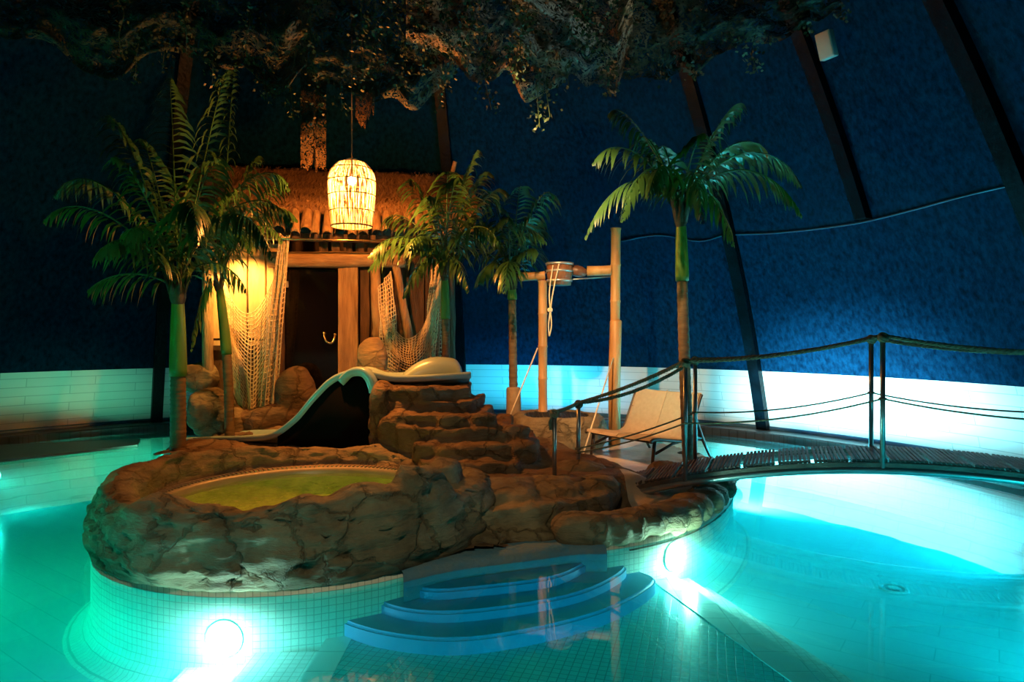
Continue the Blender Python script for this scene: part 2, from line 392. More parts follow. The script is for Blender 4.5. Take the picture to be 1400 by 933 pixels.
NA = 120
def ring_surface(zs, nm, m, kind='structure', fn=None):
    bm = BM(); uv = bm.loops.layers.uv.new('UVMap'); rows = []
    for z in zs:
        rows.append([bm.verts.new(wallpt(2*pi*k/NA, z) if fn is None else fn(2*pi*k/NA, z)) for k in range(NA)])
    for i in range(len(zs)-1):
        for k in range(NA):
            k2 = (k+1) % NA
            f = bm.faces.new((rows[i][k], rows[i][k2], rows[i+1][k2], rows[i+1][k]))
            us = [k, k+1, k+1, k]; vs = [zs[i], zs[i], zs[i+1], zs[i+1]]
            for l, u_, v_ in zip(f.loops, us, vs):
                l[uv].uv = (u_*2*pi*RW/NA, v_)
    return obj(nm, bm, m, smooth=True, kind=kind)
ring_surface([ZD, 0.5, 0.8, 1.04], 'wall_lower_band', M['blocks'])
ring_surface([1.04+i*0.45 for i in range(20)], 'wall_dome', M['blue'])
bm = BM(); zt = 1.04+19*0.45
vs = [bm.verts.new(wallpt(2*pi*k/NA, zt)) for k in range(NA)]
c = bm.verts.new((CX, CY, zt+0.5))
for k in range(NA): bm.faces.new((vs[k], vs[(k+1) % NA], c))
obj('ceiling', bm, M['blue'], kind='structure')
# skirting
bm = BM()
for (r0, z0, z1) in ((RW-0.02, ZD, ZD+0.055),):
    for k in range(NA):
        a, b = 2*pi*k/NA, 2*pi*(k+1)/NA
        p = [Vector((CX+r0*cos(a), CY+r0*sin(a), z0)), Vector((CX+r0*cos(b), CY+r0*sin(b), z0)),
             Vector((CX+r0*cos(b), CY+r0*sin(b), z1)), Vector((CX+r0*cos(a), CY+r0*sin(a), z1)),
             Vector((CX+RW*cos(b), CY+RW*sin(b), z1)), Vector((CX+RW*cos(a), CY+RW*sin(a), z1))]
        v = [bm.verts.new(q) for q in p]
        bm.faces.new(v[:4]); bm.faces.new((v[3], v[2], v[4], v[5]))
bmesh.ops.remove_doubles(bm, verts=bm.verts, dist=1e-4)
obj('baseboard_round', bm, M['skirt'], kind='structure')
# perimeter deck ring
bm = BM()
prof = [(RP, -0.04), (RP, ZD-0.02), (RP+0.02, ZD), (RW+0.05, ZD)]
rings = [[bm.verts.new((CX+r*cos(2*pi*k/NA), CY+r*sin(2*pi*k/NA), z)) for k in range(NA)] for r, z in prof]
for a, b in zip(rings[:-1], rings[1:]):
    for k in range(NA): bm.faces.new((a[k], a[(k+1) % NA], b[(k+1) % NA], b[k]))
obj('floor_deck_ring', bm, M['deckring'], smooth=False, kind='structure')
# submerged gutter ledge and outer basin wall
bm = BM(); uv = bm.loops.layers.uv.new('UVMap')
prof = [(RP, -0.04), (RP-0.42, -0.05), (RP-0.43, -0.09), (RP-0.43, ZF)]
rings = [[bm.verts.new((CX+r*cos(2*pi*k/NA), CY+r*sin(2*pi*k/NA), z)) for k in range(NA)] for r, z in prof]
for i, (a, b) in enumerate(zip(rings[:-1], rings[1:])):
    for k in range(NA):
        f = bm.faces.new((a[k], a[(k+1) % NA], b[(k+1) % NA], b[k]))
        f.material_index = 0 if i < 1 else 1
        for l, (u_, v_) in zip(f.loops, ((k, i), (k+1, i), (k+1, i+1), (k, i+1))):
            l[uv].uv = (u_*2*pi*6.8/NA, [0, .4, .45, .9][v_])
obj('wall_pool_basin', bm, [M['gutter'], M['mosaic_wall']], smooth=False, kind='structure')
# pool floor
bm = BM()
vs = [bm.verts.new((CX+(RP-0.43)*cos(2*pi*k/NA), CY+(RP-0.43)*sin(2*pi*k/NA), ZF)) for k in range(NA)]
bm.faces.new(vs)
obj('floor_pool', bm, M['bigtile'], smooth=False, kind='structure')
# dark ribs of the dome
def rib(px, z0, z1, wd, nm='trim_rib', dp=0.10):
    a = ang(px); bm = BM(); rows = []
    n = 26
    for i in range(n+1):
        z = z0+(z1-z0)*i/n
        tang = Vector((-sin(a), cos(a), 0))
        p = wallpt(a, z); q = wallpt(a, z, dp)
        rows.append([bm.verts.new(x) for x in (p+tang*wd/2, q+tang*wd/2, q-tang*wd/2, p-tang*wd/2)])
    for A_, B_ in zip(rows[:-1], rows[1:]):
        for k in range(3): bm.faces.new((A_[k], A_[k+1], B_[k+1], B_[k]))
    bm.faces.new(rows[0][::-1]); bm.faces.new(rows[-1])
    return obj(nm, bm, M['rib'], smooth=False, kind='structure')
RIBS = [213, 634, 1046]
for i, px in enumerate(RIBS): rib(px, ZD, 8.5, 0.17, 'trim_%d' % (i+1), 0.12)
a0, a1 = ang(634), ang(1046); da = a1-a0
for k, a in enumerate((a1+da*0.98, a1+2*da, a1+3*da, ang(213)-da, ang(213)-2*da)):
    pass
def rib_a(a, z0, z1, wd, nm, dp=0.12):
    bm = BM(); rows = []
    tang = Vector((-sin(a), cos(a), 0))
    for i in range(25):
        z = z0+(z1-z0)*i/24
        p = wallpt(a, z); q = wallpt(a, z, dp)
        rows.append([bm.verts.new(x) for x in (p+tang*wd/2, q+tang*wd/2, q-tang*wd/2, p-tang*wd/2)])
    for A_, B_ in zip(rows[:-1], rows[1:]):
        for k in range(3): bm.faces.new((A_[k], A_[k+1], B_[k+1], B_[k]))
    bm.faces.new(rows[0][::-1]); bm.faces.new(rows[-1])
    return obj(nm, bm, M['rib'], smooth=False, kind='structure')
# ray to dome wall for a pixel
def wallhit(px, py, inset=0.0):
    d = Vector(((px-HX)/F, 1, -(py-HY)/F)); lo, hi = 1.0, 30.0
    for _ in range(60):
        t = (lo+hi)/2; p = Vector((0, 0, HC))+d*t
        if math.hypot(p.x-CX, p.y-CY) < rdome(p.z)-inset: lo = t
        else: hi = t
    return Vector((0, 0, HC))+d*lo
h = wallhit(1185, 300); rib_a(math.atan2(h.y-CY, h.x-CX), h.z, 8.6, 0.16, 'trim_4')
h = wallhit(1392, 230); rib_a(math.atan2(h.y-CY, h.x-CX), ZD, 8.6, 0.20, 'trim_5')
# cable tacked along the wall
pts = [wallhit(x, y, 0.02) for x, y in ((850, 330), (900, 322), (955, 330), (990, 322), (1010, 321), (1060, 319), (1120, 313), (1180, 304), (1250, 287), (1320, 268), (1400, 250), (1480, 235))]
bm = BM(); tube(bm, spline(pts, 60), 0.011, 5)
obj('wall_cable', bm, M['skirt'], label='thin wavy cable tacked across the blue wall behind the right palm', cat='cable')
# dark cover slab over the left gutter
bm = BM()
P = [onz(-260, 640, 0.10), onz(-260, 690, 0.10), onz(0, 622, 0.10), onz(188, 602, 0.10), onz(192, 592, 0.12), onz(0, 600, 0.12)]
P = [Vector((p.x, p.y, 0.03)) for p in P]
P = [Vector((p.x, p.y, 0.004)) for p in P]
lo = [bm.verts.new(p) for p in P]; hi = [bm.verts.new(p+Vector((0, 0, 0.03))) for p in P]
bm.faces.new(lo); bm.faces.new(hi[::-1])
for i in range(len(P)): bm.faces.new((lo[i], lo[(i+1) % len(P)], hi[(i+1) % len(P)], hi[i]))
bmesh.ops.recalc_face_normals(bm, faces=bm.faces)
obj('gutter_cover', bm, M['black'], smooth=False, label='long dark cover strip over the pool gutter along the left wall', cat='gutter cover')

# ------------------------------------------------------------------ island outline
DC = Vector((-1.70, 5.70, 0)); DR = 1.55
outl = []
for k in range(25):
    a = R(128+(311-128)*k/24); outl.append((DC.x+DR*cos(a), DC.y+DR*sin(a)))
rest = [(-.42, 4.74), (-.1, 4.88), (.2, 5.0), (.45, 5.03), (.75, 5.08), (1.27, 5.39), (1.81, 6.04), (2.25, 6.95), (2.42, 7.8), (2.2, 9.0), (1.6, 9.9), (.5, 10.3), (-.6, 10.7), (-1.2, 11.2), (-3.0, 11.3), (-4.3, 11.0), (-4.5, 10.3), (-4.35, 9.6), (-4.05, 9.0), (-3.95, 8.3), (-3.98, 7.6), (-3.75, 7.25), (-3.1, 7.15)]
sp = spline([Vector((x, y, 0)) for x, y in [outl[-1]]+rest+[outl[0]]], 150)
OUT = [Vector((x, y, 0)) for x, y in outl] + sp[1:-1]
NO = len(OUT)
def inside(x, y, poly):
    c = False; j = len(poly)-1
    for i in range(len(poly)):
        xi, yi, xj, yj = poly[i].x, poly[i].y, poly[j].x, poly[j].y
        if (yi > y) != (yj > y) and x < (xj-xi)*(y-yi)/(yj-yi)+xi: c = not c
        j = i
    return c
def outnormal(i):
    t = OUT[(i+1) % NO]-OUT[(i-1) % NO]; t.normalize()
    return Vector((t.y, -t.x, 0))
ISL = empty('rock_island', (-0.8, 7.5, 0.0), 'brown sculpted rock island with white tiled base standing in the middle of the pool', 'rock island')
# tiled base wall
bm = BM(); uv = bm.loops.layers.uv.new('UVMap')
prof = [(0.17, ZF), (0.07, ZF+0.03), (0.02, ZF+0.09), (0.0, ZF+0.16), (0.0, 0.045), (-0.04, 0.05)]
u = [0]
for i in range(NO): u.append(u[-1]+(OUT[(i+1) % NO]-OUT[i]).length)
rows = [[bm.verts.new(OUT[i]+outnormal(i)*o_+Vector((0, 0, z))) for i in range(NO)] for o_, z in prof]
for j in range(len(prof)-1):
    for i in range(NO):
        i2 = (i+1) % NO
        f = bm.faces.new((rows[j][i], rows[j][i2], rows[j+1][i2], rows[j+1][i]))
        for l, (uu, jj) in zip(f.loops, ((i, j), (i+1, j), (i+1, j+1), (i, j+1))): l[uv].uv = (u[uu], prof[jj][1])
obj('tiled_base', bm, M['mosaic_wall'], ISL, label='white mosaic tiled base wall of the island')
# dark groove line round the right end
bm = BM()
pts = [OUT[i]+outnormal(i)*0.012+Vector((0, 0, -0.02)) for i in range(NO) if OUT[i].x > 0.85 and OUT[i].y < 7.6]
tube(bm, pts, 0.006, 6)
obj('overflow_groove', bm, M['black'], ISL, label='thin dark groove line')

# stone floor on the island (height field)
def ground(x, y):
    """island surface height"""
    z = 0.12
    # front-centre terrace .3 high
    d = (x-0.75)+0.35*(y-6.4)
    if y < 8.5:
        k = max(0, min(1, (0.85-d)/0.5)); k = k*k*(3-2*k)
        k2 = max(0, min(1, (y-(5.28+0.55*(x+0.4)))/0.22)); z += 0.19*k*k2-0.07*(1-k2)*(1 if x < 1.0 else 0)
    # hut plateau
    yy = 8.55+0.30*max(0, (x+1.2))*1.3+0.45*max(0, min(1, (-1.9-x)/.4))
    if x < 0.4:
        k = max(0, min(1, (y-yy)/1.1)); kx = max(0, min(1, (0.2-x)/0.9)); kl = max(0, min(1, (x+4.45)/0.6))
        z += 0.46*k*kx*kl
    return z
def grid_surface(bm, poly, fn, st=0.06):
    xs = [p.x for p in poly]; ys = [p.y for p in poly]
    nx = int((max(xs)-min(xs))/st)+2; ny = int((max(ys)-min(ys))/st)+2
    V = {}
    for i in range(nx):
        for j in range(ny):
            x = min(xs)+i*st; y = min(ys)+j*st
            if inside(x, y, poly): V[i, j] = bm.verts.new((x, y, fn(x, y)))
    for (i, j) in list(V):
        q = [V.get(k) for k in ((i, j), (i+1, j), (i+1, j+1), (i, j+1))]
        if all(q): bm.faces.new(q)
def is_sand(x, y):
    if y < 6.6: return x > 1.05
    return x > 0.88+max(0, (7.9-y))*0.42+0.08*noise.noise(Vector((x*3, y*3, 0)))
def grid_split(bm, cond, st):
    V = {}; xs = [p.x for p in OUT]; ys = [p.y for p in OUT]; x0, y0 = min(xs), min(ys)
    nx = int((max(xs)-x0)/st)+2; ny = int((max(ys)-y0)/st)+2; used = set(); ins = {}
    for i in range(nx):
        for j in range(ny):
            x, y = x0+i*st, y0+j*st; ins[i, j] = inside(x, y, OUT) and math.hypot(x-DC.x, y-DC.y) > 1.25
    def vert(i, j):
        if (i, j) not in V:
            x, y = x0+i*st, y0+j*st; z = ground(x, y)
            if is_sand(x, y): z += 0.012*fbm((x, y, 0), 2.0)
            else: z += 0.05*fbm((x, y, 0), 1.6, 5)+0.02*abs(fbm((x, y, 3), 5, 3))
            V[i, j] = bm.verts.new((x, y, z))
        return V[i, j]
    for i in range(nx-1):
        for j in range(ny-1):
            q = ((i, j), (i+1, j), (i+1, j+1), (i, j+1))
            if all(ins[k] for k in q) and is_sand(x0+(i+.5)*st, y0+(j+.5)*st) == cond:
                bm.faces.new([vert(*k) for k in q])
bm = BM(); grid_split(bm, True, 0.045); obj('stone_floor', bm, M['sand'], ISL, label='wet pale stone floor')
bm = BM(); grid_split(bm, False, 0.045); obj('rock_floor', bm, M['rockw'], ISL, label='uneven brown rock floor')

# ------------------------------------------------------------------ rocks by voxel remesh of stacked blocks
def prism(bm, pts, z0, z1, taper=0.0):
    n = len(pts); cx = sum(p[0] for p in pts)/n; cy = sum(p[1] for p in pts)/n
    lo = [bm.verts.new((p[0], p[1], z0)) for p in pts]
    hi = [bm.verts.new((cx+(p[0]-cx)*(1-taper), cy+(p[1]-cy)*(1-taper), z1)) for p in pts]
    f = [bm.faces.new(lo[::-1]), bm.faces.new(hi)]
    for i in range(n): f.append(bm.faces.new((lo[i], lo[(i+1) % n], hi[(i+1) % n], hi[i])))
    bmesh.ops.recalc_face_normals(bm, faces=f)
def blob(bm, c, s, rz=0, sub=3, e=0.75, rx=0, ry=0):
    r = bmesh.ops.create_icosphere(bm, subdivisions=sub, radius=1)
    Mx = Matrix.Translation(c) @ Euler((rx, ry, rz)).to_matrix().to_4x4()
    for v in r['verts']:
        q = Vector([math.copysign(abs(x)**e, x) for x in v.co])
        v.co = Mx @ Vector((q.x*s[0], q.y*s[1], q.z*s[2]))
def rock(name, bm, m, parent, voxel=0.035, smooth=3, amp=0.03, sc=3.0, fine=0.012, kw=None, strat=0.0):
    me = bpy.data.meshes.new('tmp'); bm.to_mesh(me); bm.free()
    o = bpy.data.objects.new('tmp', me); COL.objects.link(o)
    md = o.modifiers.new('r', 'REMESH'); md.mode = 'VOXEL'; md.voxel_size = voxel
    ms = o.modifiers.new('s', 'SMOOTH'); ms.iterations = smooth; ms.factor = 0.5
    dg = bpy.context.evaluated_depsgraph_get()
    me2 = bpy.data.meshes.new_from_object(o.evaluated_get(dg))
    bpy.data.objects.remove(o)
    b2 = BM(); b2.from_mesh(me2); b2.normal_update()
    nrm = [v.normal.copy() for v in b2.verts]
    for v, n in zip(b2.verts, nrm):
        p = v.co
        d = amp*fbm(p, sc, 4)+fine*fbm(p, sc*5, 3)
        if strat:
            q = p+Vector((1, 1, 1))*0.15*fbm(p, 1.4, 2)
            d -= strat*max(0, 1-abs(noise.voronoi(Vector((q.x*2.6, q.y*2.6, q.z*2.6)))[0][1]-noise.voronoi(Vector((q.x*2.6, q.y*2.6, q.z*2.6)))[0][0])/0.16)
        v.co = p+n*d
    o = obj(name, b2, m, parent, **(kw or {}))
    return o

# ---- spa surround: a ring with its own rim height
front = [(118, 690), (150, 672), (178, 688), (208, 676), (249, 690), (302, 697), (323, 702), (360, 696), (419, 677), (445, 681), (501, 662), (542, 664), (560, 638), (594, 638), (620, 668)]
back = [(120, 680), (150, 648), (180, 634), (205, 630), (241, 617), (262, 619), (300, 613), (338, 610), (400, 612), (471, 612), (500, 608), (520, 606), (546, 618), (575, 628)]
prof_t = []
for lst, sign in ((front, -1), (back, 1)):
    for px, py in lst:
        s = (px-HX)/F; r = 1.43
        A = 1+s*s; B = -2*(s*DC.x+DC.y); Cc = DC.x**2+DC.y**2-r*r
        D = B*B-4*A*Cc
        if D < 0: continue
        Y = (-B+sign*math.sqrt(D))/(2*A)
        prof_t.append((math.atan2(Y-DC.y, s*Y-DC.x) % (2*pi), HC-(py-HY)/F*Y))
prof_t.sort()
prof_t = [(prof_t[-1][0]-2*pi, prof_t[-1][1])]+prof_t+[(prof_t[0][0]+2*pi, prof_t[0][1])]
bm = BM(); NT = 300; rows = []
for k in range(NT):
    a = 2*pi*k/NT; H = interp(prof_t, a); H = max(0.34, min(0.72, H))
    d = Vector((cos(a), sin(a), 0)); lst = []
    P = [(1.50, 0.02), (1.56, 0.035), (1.60, 0.09), (1.63, 0.16), (1.625, H*0.45), (1.61, H*0.6), (1.59, H*0.75), (1.56, H*0.86), (1.52, H*0.94), (1.46, H*0.99), (1.41, H), (1.35, H*0.98), (1.31, H*0.90), (1.28, H*0.80), (1.26, 0.30), (1.24, 0.27), (1.20, 0.26)]
    for j, (r, z) in enumerate(P):
        if j < 9: z = z*1.0
        lst.append((r, z))
    fin = []
    for (r0, z0), (r1, z1) in zip(lst[:-1], lst[1:]):
        for q in range(3): fin.append((r0+(r1-r0)*q/3, z0+(z1-z0)*q/3))
    fin.append(lst[-1])
    row = []
    for r, z in fin:
        p = DC+d*r+Vector((0, 0, z))
        wgt = min(1, max(0, (z-0.03)/0.08))
        ra = r+wgt*(0.05*fbm(p, 1.6, 3)+0.035*fbm(p+Vector((0, 0, 3*z)), 4.0, 4)-0.03)
        # slanted grooves
        g = fbm(Vector((a*3.0+z*3.2, z*2.0, 7.0)), 1.3, 3)
        ra -= wgt*0.05*max(0, 1-abs(g)/0.07)*(1 if r > 1.35 else 0.3)
        zz = z+0.012*fbm(p, 8, 2)*wgt if z < H*0.9 else z+0.010*fbm(p, 10, 2)
        if z < 0.05: zz = z+0.015*abs(fbm(p, 6, 2))
        row.append(bm.verts.new(DC+d*ra+Vector((0, 0, zz))))
    rows.append(row)
for k in range(NT):
    A_, B_ = rows[k], rows[(k+1) % NT]
    for j in range(len(A_)-1): bm.faces.new((A_[j], B_[j], B_[j+1], A_[j+1]))
obj('spa_rock_wall', bm, M['rock'], ISL, label='high olive-brown rock ring around the hot tub')

# ---- terrace mound beneath the slide
bm = BM()
def pz(z, lst): return [tuple(onz(px, py, z)[:2]) for px, py in lst]
prism(bm, [(-1.50, 7.35), (-.95, 7.25), (-.45, 7.55), (-.50, 8.5), (-1.45, 8.5)], 0.1, 1.03, 0.03)
prism(bm, [(-1.48, 7.30), (-.8, 7.22), (-.40, 7.35), (-.30, 8.2), (-1.4, 8.2)], 0.1, 0.89, 0.04)
prism(bm, [(-1.46, 7.22), (-.98, 7.02), (-.55, 7.0), (-.26, 7.15), (-.2, 8.1), (-1.4, 8.1)], 0.1, 0.78, 0.04)
prism(bm, [(-1.2, 6.98), (-.75, 6.84), (-.15, 6.84), (.04, 7.1), (.02, 8.0), (-1.3, 8.0)], 0.1, 0.66, 0.04)
prism(bm, [(-1.0, 6.72), (-.55, 6.6), (-.1, 6.62), (.18, 6.72), (.30, 7.0), (.25, 7.9), (-1.2, 7.9)], 0.1, 0.52, 0.05)
prism(bm, [(-.9, 6.45), (-.4, 6.30), (.08, 6.35), (.12, 6.6), (.3, 7.6), (-1.2, 7.6)], 0.1, 0.40, 0.05)
prism(bm, [(-.7, 5.9), (.1, 5.95), (.6, 6.35), (.75, 7.2), (.3, 8.2), (-1.3, 8.2)], 0.0, 0.31, 0.06)
for c, s, rz in (((-.62, 7.05, .70), (.16, .12, .09), .1), ((-.28, 7.06, .70), (.14, .12, .09), -.1), ((.10, 6.75, .45), (.14, .16, .11), .3), ((-.55, 6.66, .43), (.22, .1, .09), 0),
                 ((.02, 7.0, .60), (.16, .14, .08), 0), ((-1.2, 7.2, .45), (.22, .16, .35), 0.1), ((-1.42, 7.45, 0.6), (.12, .3, .5), 0)):
    blob(bm, c, s, rz, e=0.6)
rock('rock_terrace', bm, M['rockw'], ISL, voxel=0.024, smooth=1, amp=0.03, sc=2.0, fine=0.010, strat=0.022)

# ---- stacked boulders at the front centre
bm = BM()
for px0, px1, py0, py1, Yf, dy in ((612, 662, 672, 712, 5.30, .35), (659, 732, 672, 708, 5.42, .35), (730, 800, 668, 706, 5.62, .35), (790, 850, 662, 700, 5.85, .3),
                                   (606, 655, 706, 746, 5.10, .3), (650, 700, 706, 742, 5.20, .3), (690, 748, 698, 740, 5.20, .32), (745, 800, 700, 742, 5.42, .3),
                                   (612, 690, 736, 768, 4.92, .25), (680, 768, 732, 758, 5.08, .25), (580, 625, 640, 700, 5.15, .3), (560, 620, 690, 775, 4.85, .3)):
    a = at(px0, py1, Yf); b = at(px1, py0, Yf)
    z0 = max(0.02, a.z); z1 = max(z0+0.08, b.z)
    c = Vector(((a.x+b.x)/2, Yf+dy, (z0+z1)/2)); blob(bm, c, ((b.x-a.x)/2*1.08, dy, (z1-z0)/2*1.1), random.uniform(-.08, .08), e=0.55)
prism(bm, [(-.55, 5.0), (.35, 5.35), (.8, 5.7), (1.0, 6.2), (.5, 6.6), (-.7, 6.3)], 0.02, 0.26)
rock('front_boulders', bm, M['rock'], ISL, voxel=0.026, smooth=2, amp=0.03, sc=2.6, fine=0.012, strat=0.012)

# ---- low rock rim on the right end and round the back
bm = BM()
n_ = 0
for i in range(0, NO, 2):
    p = OUT[i]
    if p.x < 0.42 or (p.y > 8.9): continue
    nr = outnormal(i)
    k = max(0, min(1, (p.y-5.0)/2.2))
    h_ = 0.24-0.10*k if p.y < 7.4 else 0.11
    wd = 0.20-0.03*k
    blob(bm, p-nr*(wd*0.72)+Vector((0, 0, 0.035+h_*0.35)), (wd, wd, h_*0.62), random.uniform(0, 3), sub=2, e=0.8)
rock('rock_rim', bm, M['rock'], ISL, voxel=0.03, smooth=3, amp=0.03, sc=2.4, fine=0.012)
# rocks by the chair and bridge landing
bm = BM()
blob(bm, (1.62, 7.12, 0.14), (.22, .16, .12), .3); blob(bm, (1.98, 7.22, 0.15), (.2, .15, .12), -.2); blob(bm, (1.80, 7.0, 0.12), (.16, .15, .1), 0)
blob(bm, (2.30, 7.35, 0.13), (.18, .14, .10), -.3); blob(bm, (.62, 6.6, .22), (.3, .25, .16), .3); blob(bm, (.95, 6.9, .15), (.22, .3, .12), .3)
rock('loose_rocks', bm, M['rock'], ISL, voxel=0.03, smooth=3, amp=0.03, sc=3)
# blue concrete curb behind the pool steps
bm = BM()
pts = [(-.735, 4.50), (-.45, 4.70), (-.12, 4.84), (.18, 4.95), (.42, 5.05), (.66, 5.07)]
sp2 = spline([Vector((x, y, 0)) for x, y in pts], 30)
rows = []
for p in sp2:
    q = p-DC*0
    nrm_ = Vector((0.35, -0.94, 0))
    rows.append([bm.verts.new(p+nrm_*o_+Vector((0, 0, z))) for o_, z in ((.10, -.3), (.10, 0.0), (.08, .05), (.0, .062), (-.15, .06))])
for A_, B_ in zip(rows[:-1], rows[1:]):
    for j in range(4): bm.faces.new((A_[j], B_[j], B_[j+1], A_[j+1]))
obj('blue_curb', bm, M['curb'], ISL, label='worn blue concrete curb at the top of the pool steps')

# ------------------------------------------------------------------ pool steps and submerged platform
POL = empty('pool_steps', (0, 4.8, ZF), 'three curved blue underwater steps leading up to the rock island', 'pool steps')
def quadz(a, b, c, n): return [((1-t)**2*a+2*t*(1-t)*b+t*t*c) for t in [i/n for i in range(n+1)]]
def arc_step(L, Rr, fr, z1, z0, nm):
    # curve through left corner, front px point and right corner
    Lp, Rp_ = Vector((*L, 0)), Vector((*Rr, 0)); Fp = Vector((*fr, 0))
    ctrl = 2*Fp-(Lp+Rp_)/2
    # round the ends: build with cubic through points
    pts = spline([Lp+Vector((.03, .28, 0)), Lp, Lp*.45+Fp*.55+Vector((-.10, -.10, 0)), Fp, Fp*.5+Rp_*.5+Vector((.12, -.10, 0)), Rp_, Rp_+Vector((-.08, .25, 0))], 48)
    bm = BM()
    back = [Vector((Rp_.x-.1, 5.4, 0)), Vector((Lp.x+.05, 5.2, 0))]
    poly = pts+back
    lo = [bm.verts.new((p.x, p.y, z0)) for p in poly]; hi = [bm.verts.new((p.x, p.y, z1)) for p in poly]
    f = bm.faces.new(hi)
    for i in range(len(poly)): bm.faces.new((lo[i], lo[(i+1) % len(poly)], hi[(i+1) % len(poly)], hi[i]))
    bmesh.ops.recalc_face_normals(bm, faces=bm.faces)
    ed = [e for e in f.edges]
    bmesh.ops.bevel(bm, geom=ed, offset=0.018, segments=3, affect='EDGES')
    return obj(nm, bm, M['step'], POL, smooth=False)
ZP = -0.30
s1 = [(-.70, 4.62), (.60, 5.10), onz(650, 803, -.06)[:2]]
s2 = [(-.92, 4.50), (.84, 5.05), onz(655, 834, -.13)[:2]]
s3 = [(-1.12, 4.36), (1.04, 4.98), onz(660, 871, -.20)[:2]]
arc_step(s3[0], s3[1], s3[2], -.20, ZP-0.0, 'step')
arc_step(s2[0], s2[1], s2[2], -.13, -.20, 'step')
arc_step(s1[0], s1[1], s1[2], -.06, -.13, 'step')
# platform
bm = BM()
poly = [(-1.16, 4.6), (-1.16, 1.0), (2.55, 1.0), (1.20, 5.62), (.9, 5.9), (-.6, 5.5)]
prism(bm, poly, ZF, ZP)
pl = obj('floor_submerged_platform', bm, M['mosaic'], smooth=False, kind='structure')
bm = BM()   # pale borders
def strip(bm, a, b, wd, z, th=0.006, side=1):
    a = Vector((*a, 0)); b = Vector((*b, 0)); d = (b-a).normalized(); n = Vector((-d.y, d.x, 0))*wd*side
    prism(bm, [tuple((a)[:2]), tuple(b[:2]), tuple((b+n)[:2]), tuple((a+n)[:2])], z, z+th)
strip(bm, (-1.16, 4.4), (-1.16, 1.0), .16, ZP, side=1)
strip(bm, (1.26, 5.42), (2.55, 1.0), .22, ZP, side=-1)
obj('trim_6', bm, M['border'], smooth=False, kind='structure')
# right ledge steps and left bench steps
def led(nm, poly, z0, z1, label):
    bm = BM(); prism(bm, poly, z0, z1)
    return obj(nm, bm, M['slab'], smooth=False, label=label, cat='step', group='submerged ledge steps')
d = (Vector((2.55, 1.0))-Vector((1.20, 5.62))).normalized(); n = Vector((-d.y, d.x))
def off(p, k): return tuple(Vector(p)+n*k)
led('ledge_step', [off((1.26, 5.45), 0), off((2.55, 1.0), 0), off((2.55, 1.0), .17), off((1.26, 5.45), .17)], ZF, -.36, 'pale tiled underwater ledge beside the right edge of the submerged platform')
led('ledge_step', [off((1.26, 5.45), .17), off((2.55, 1.0), .17), off((2.55, 1.0), .34), off((1.26, 5.45), .34)], ZF, -.45, 'lower pale underwater ledge reaching the deep right pool floor')
led('ledge_step', [(-1.16, 4.16), (-1.16, 1.2), (-1.57, 1.2), (-1.57, 4.14)], ZF, -.33, 'bright white tiled underwater step below the left pool lamp')
led('ledge_step', [(-1.57, 4.12), (-1.57, 1.2), (-1.97, 1.2), (-1.97, 4.12)], ZF, -.41, 'lower white underwater step at the bottom left of the island')
# drain
DR_ = empty('floor_drain', onz(1222, 806, ZF), 'round drain fitting on the right pool floor', 'drain')
bm = BM(); c = onz(1222, 806, ZF)
lathe(bm, [(0.0, .010), (.05, .012), (.06, .006)], c, 20); obj('cap', bm, M['steel'], DR_)
bm = BM(); lathe(bm, [(.085, .004), (.09, .012), (.11, .012), (.12, .0)], c, 24); obj('flange', bm, M['border'], DR_)

# water
bm = BM()
vs = [bm.verts.new((CX+RP*cos(2*pi*k/NA), CY+RP*sin(2*pi*k/NA), 0)) for k in range(NA)]
vb = [bm.verts.new((v.co.x, v.co.y, ZF-0.1)) for v in vs]
bm.faces.new(vs); bm.faces.new(vb[::-1])
for k in range(NA): bm.faces.new((vs[k], vb[k], vb[(k+1) % NA], vs[(k+1) % NA]))
obj('pool_water', bm, M['water'], smooth=False, label='still turquoise lit pool water around the rock island', cat='water', kind='stuff')

# pool lamps with fixtures
names = {0: 'round white lamp glowing underwater on the tiled wall below the hot tub', 1: 'round white lamp glowing underwater right of the blue pool steps',
         2: 'underwater lamp on the back right end of the island behind the armchair', 3: 'underwater lamp behind the island facing the far white wall',
         4: 'underwater lamp behind the island facing the left white wall', 5: 'green underwater lamp on the outer pool wall at far left',
         6: 'green underwater lamp on the outer pool wall below the left rib', 7: 'underwater lamp on the outer pool wall at near right',
         8: 'underwater lamp on the near pool wall towards the left', 9: 'underwater lamp on the near pool wall towards the centre', 10: 'underwater lamp on the right pool wall beneath the bridge'}
for i, (p, dr, col, wt, cone) in enumerate(POOL_LAMPS):
    p = Vector(p); dv = Vector(dr).normalized()
    e = empty('pool_lamp', p-dv*0.0, names[i], 'pool lamp', 'underwater pool lamps')
    q = dv.to_track_quat('Z', 'Y').to_matrix().to_4x4()
    bm = BM(); lathe(bm, [(.0, -.06), (.10, -.06), (.112, -.03), (.116, .0), (.113, .004), (.10, -.01)], p, 28, q); obj('bezel', bm, M['slab'], e)
    bm = BM(); lathe(bm, [(.0, .009), (.04, .009), (.095, .007), (.108, .003), (.110, -.02)], p, 28, q)
    obj('lens', bm, M['poollens'], e)
    if cone: lamp('pool_lamp_light', 'SPOT', p+dv*0.03, col, wt, 0.06, aim=p+dv, spot=cone, blend=1.0)
    else: lamp('pool_lamp_light', 'POINT', p+dv*0.15, col, wt, 0.05)

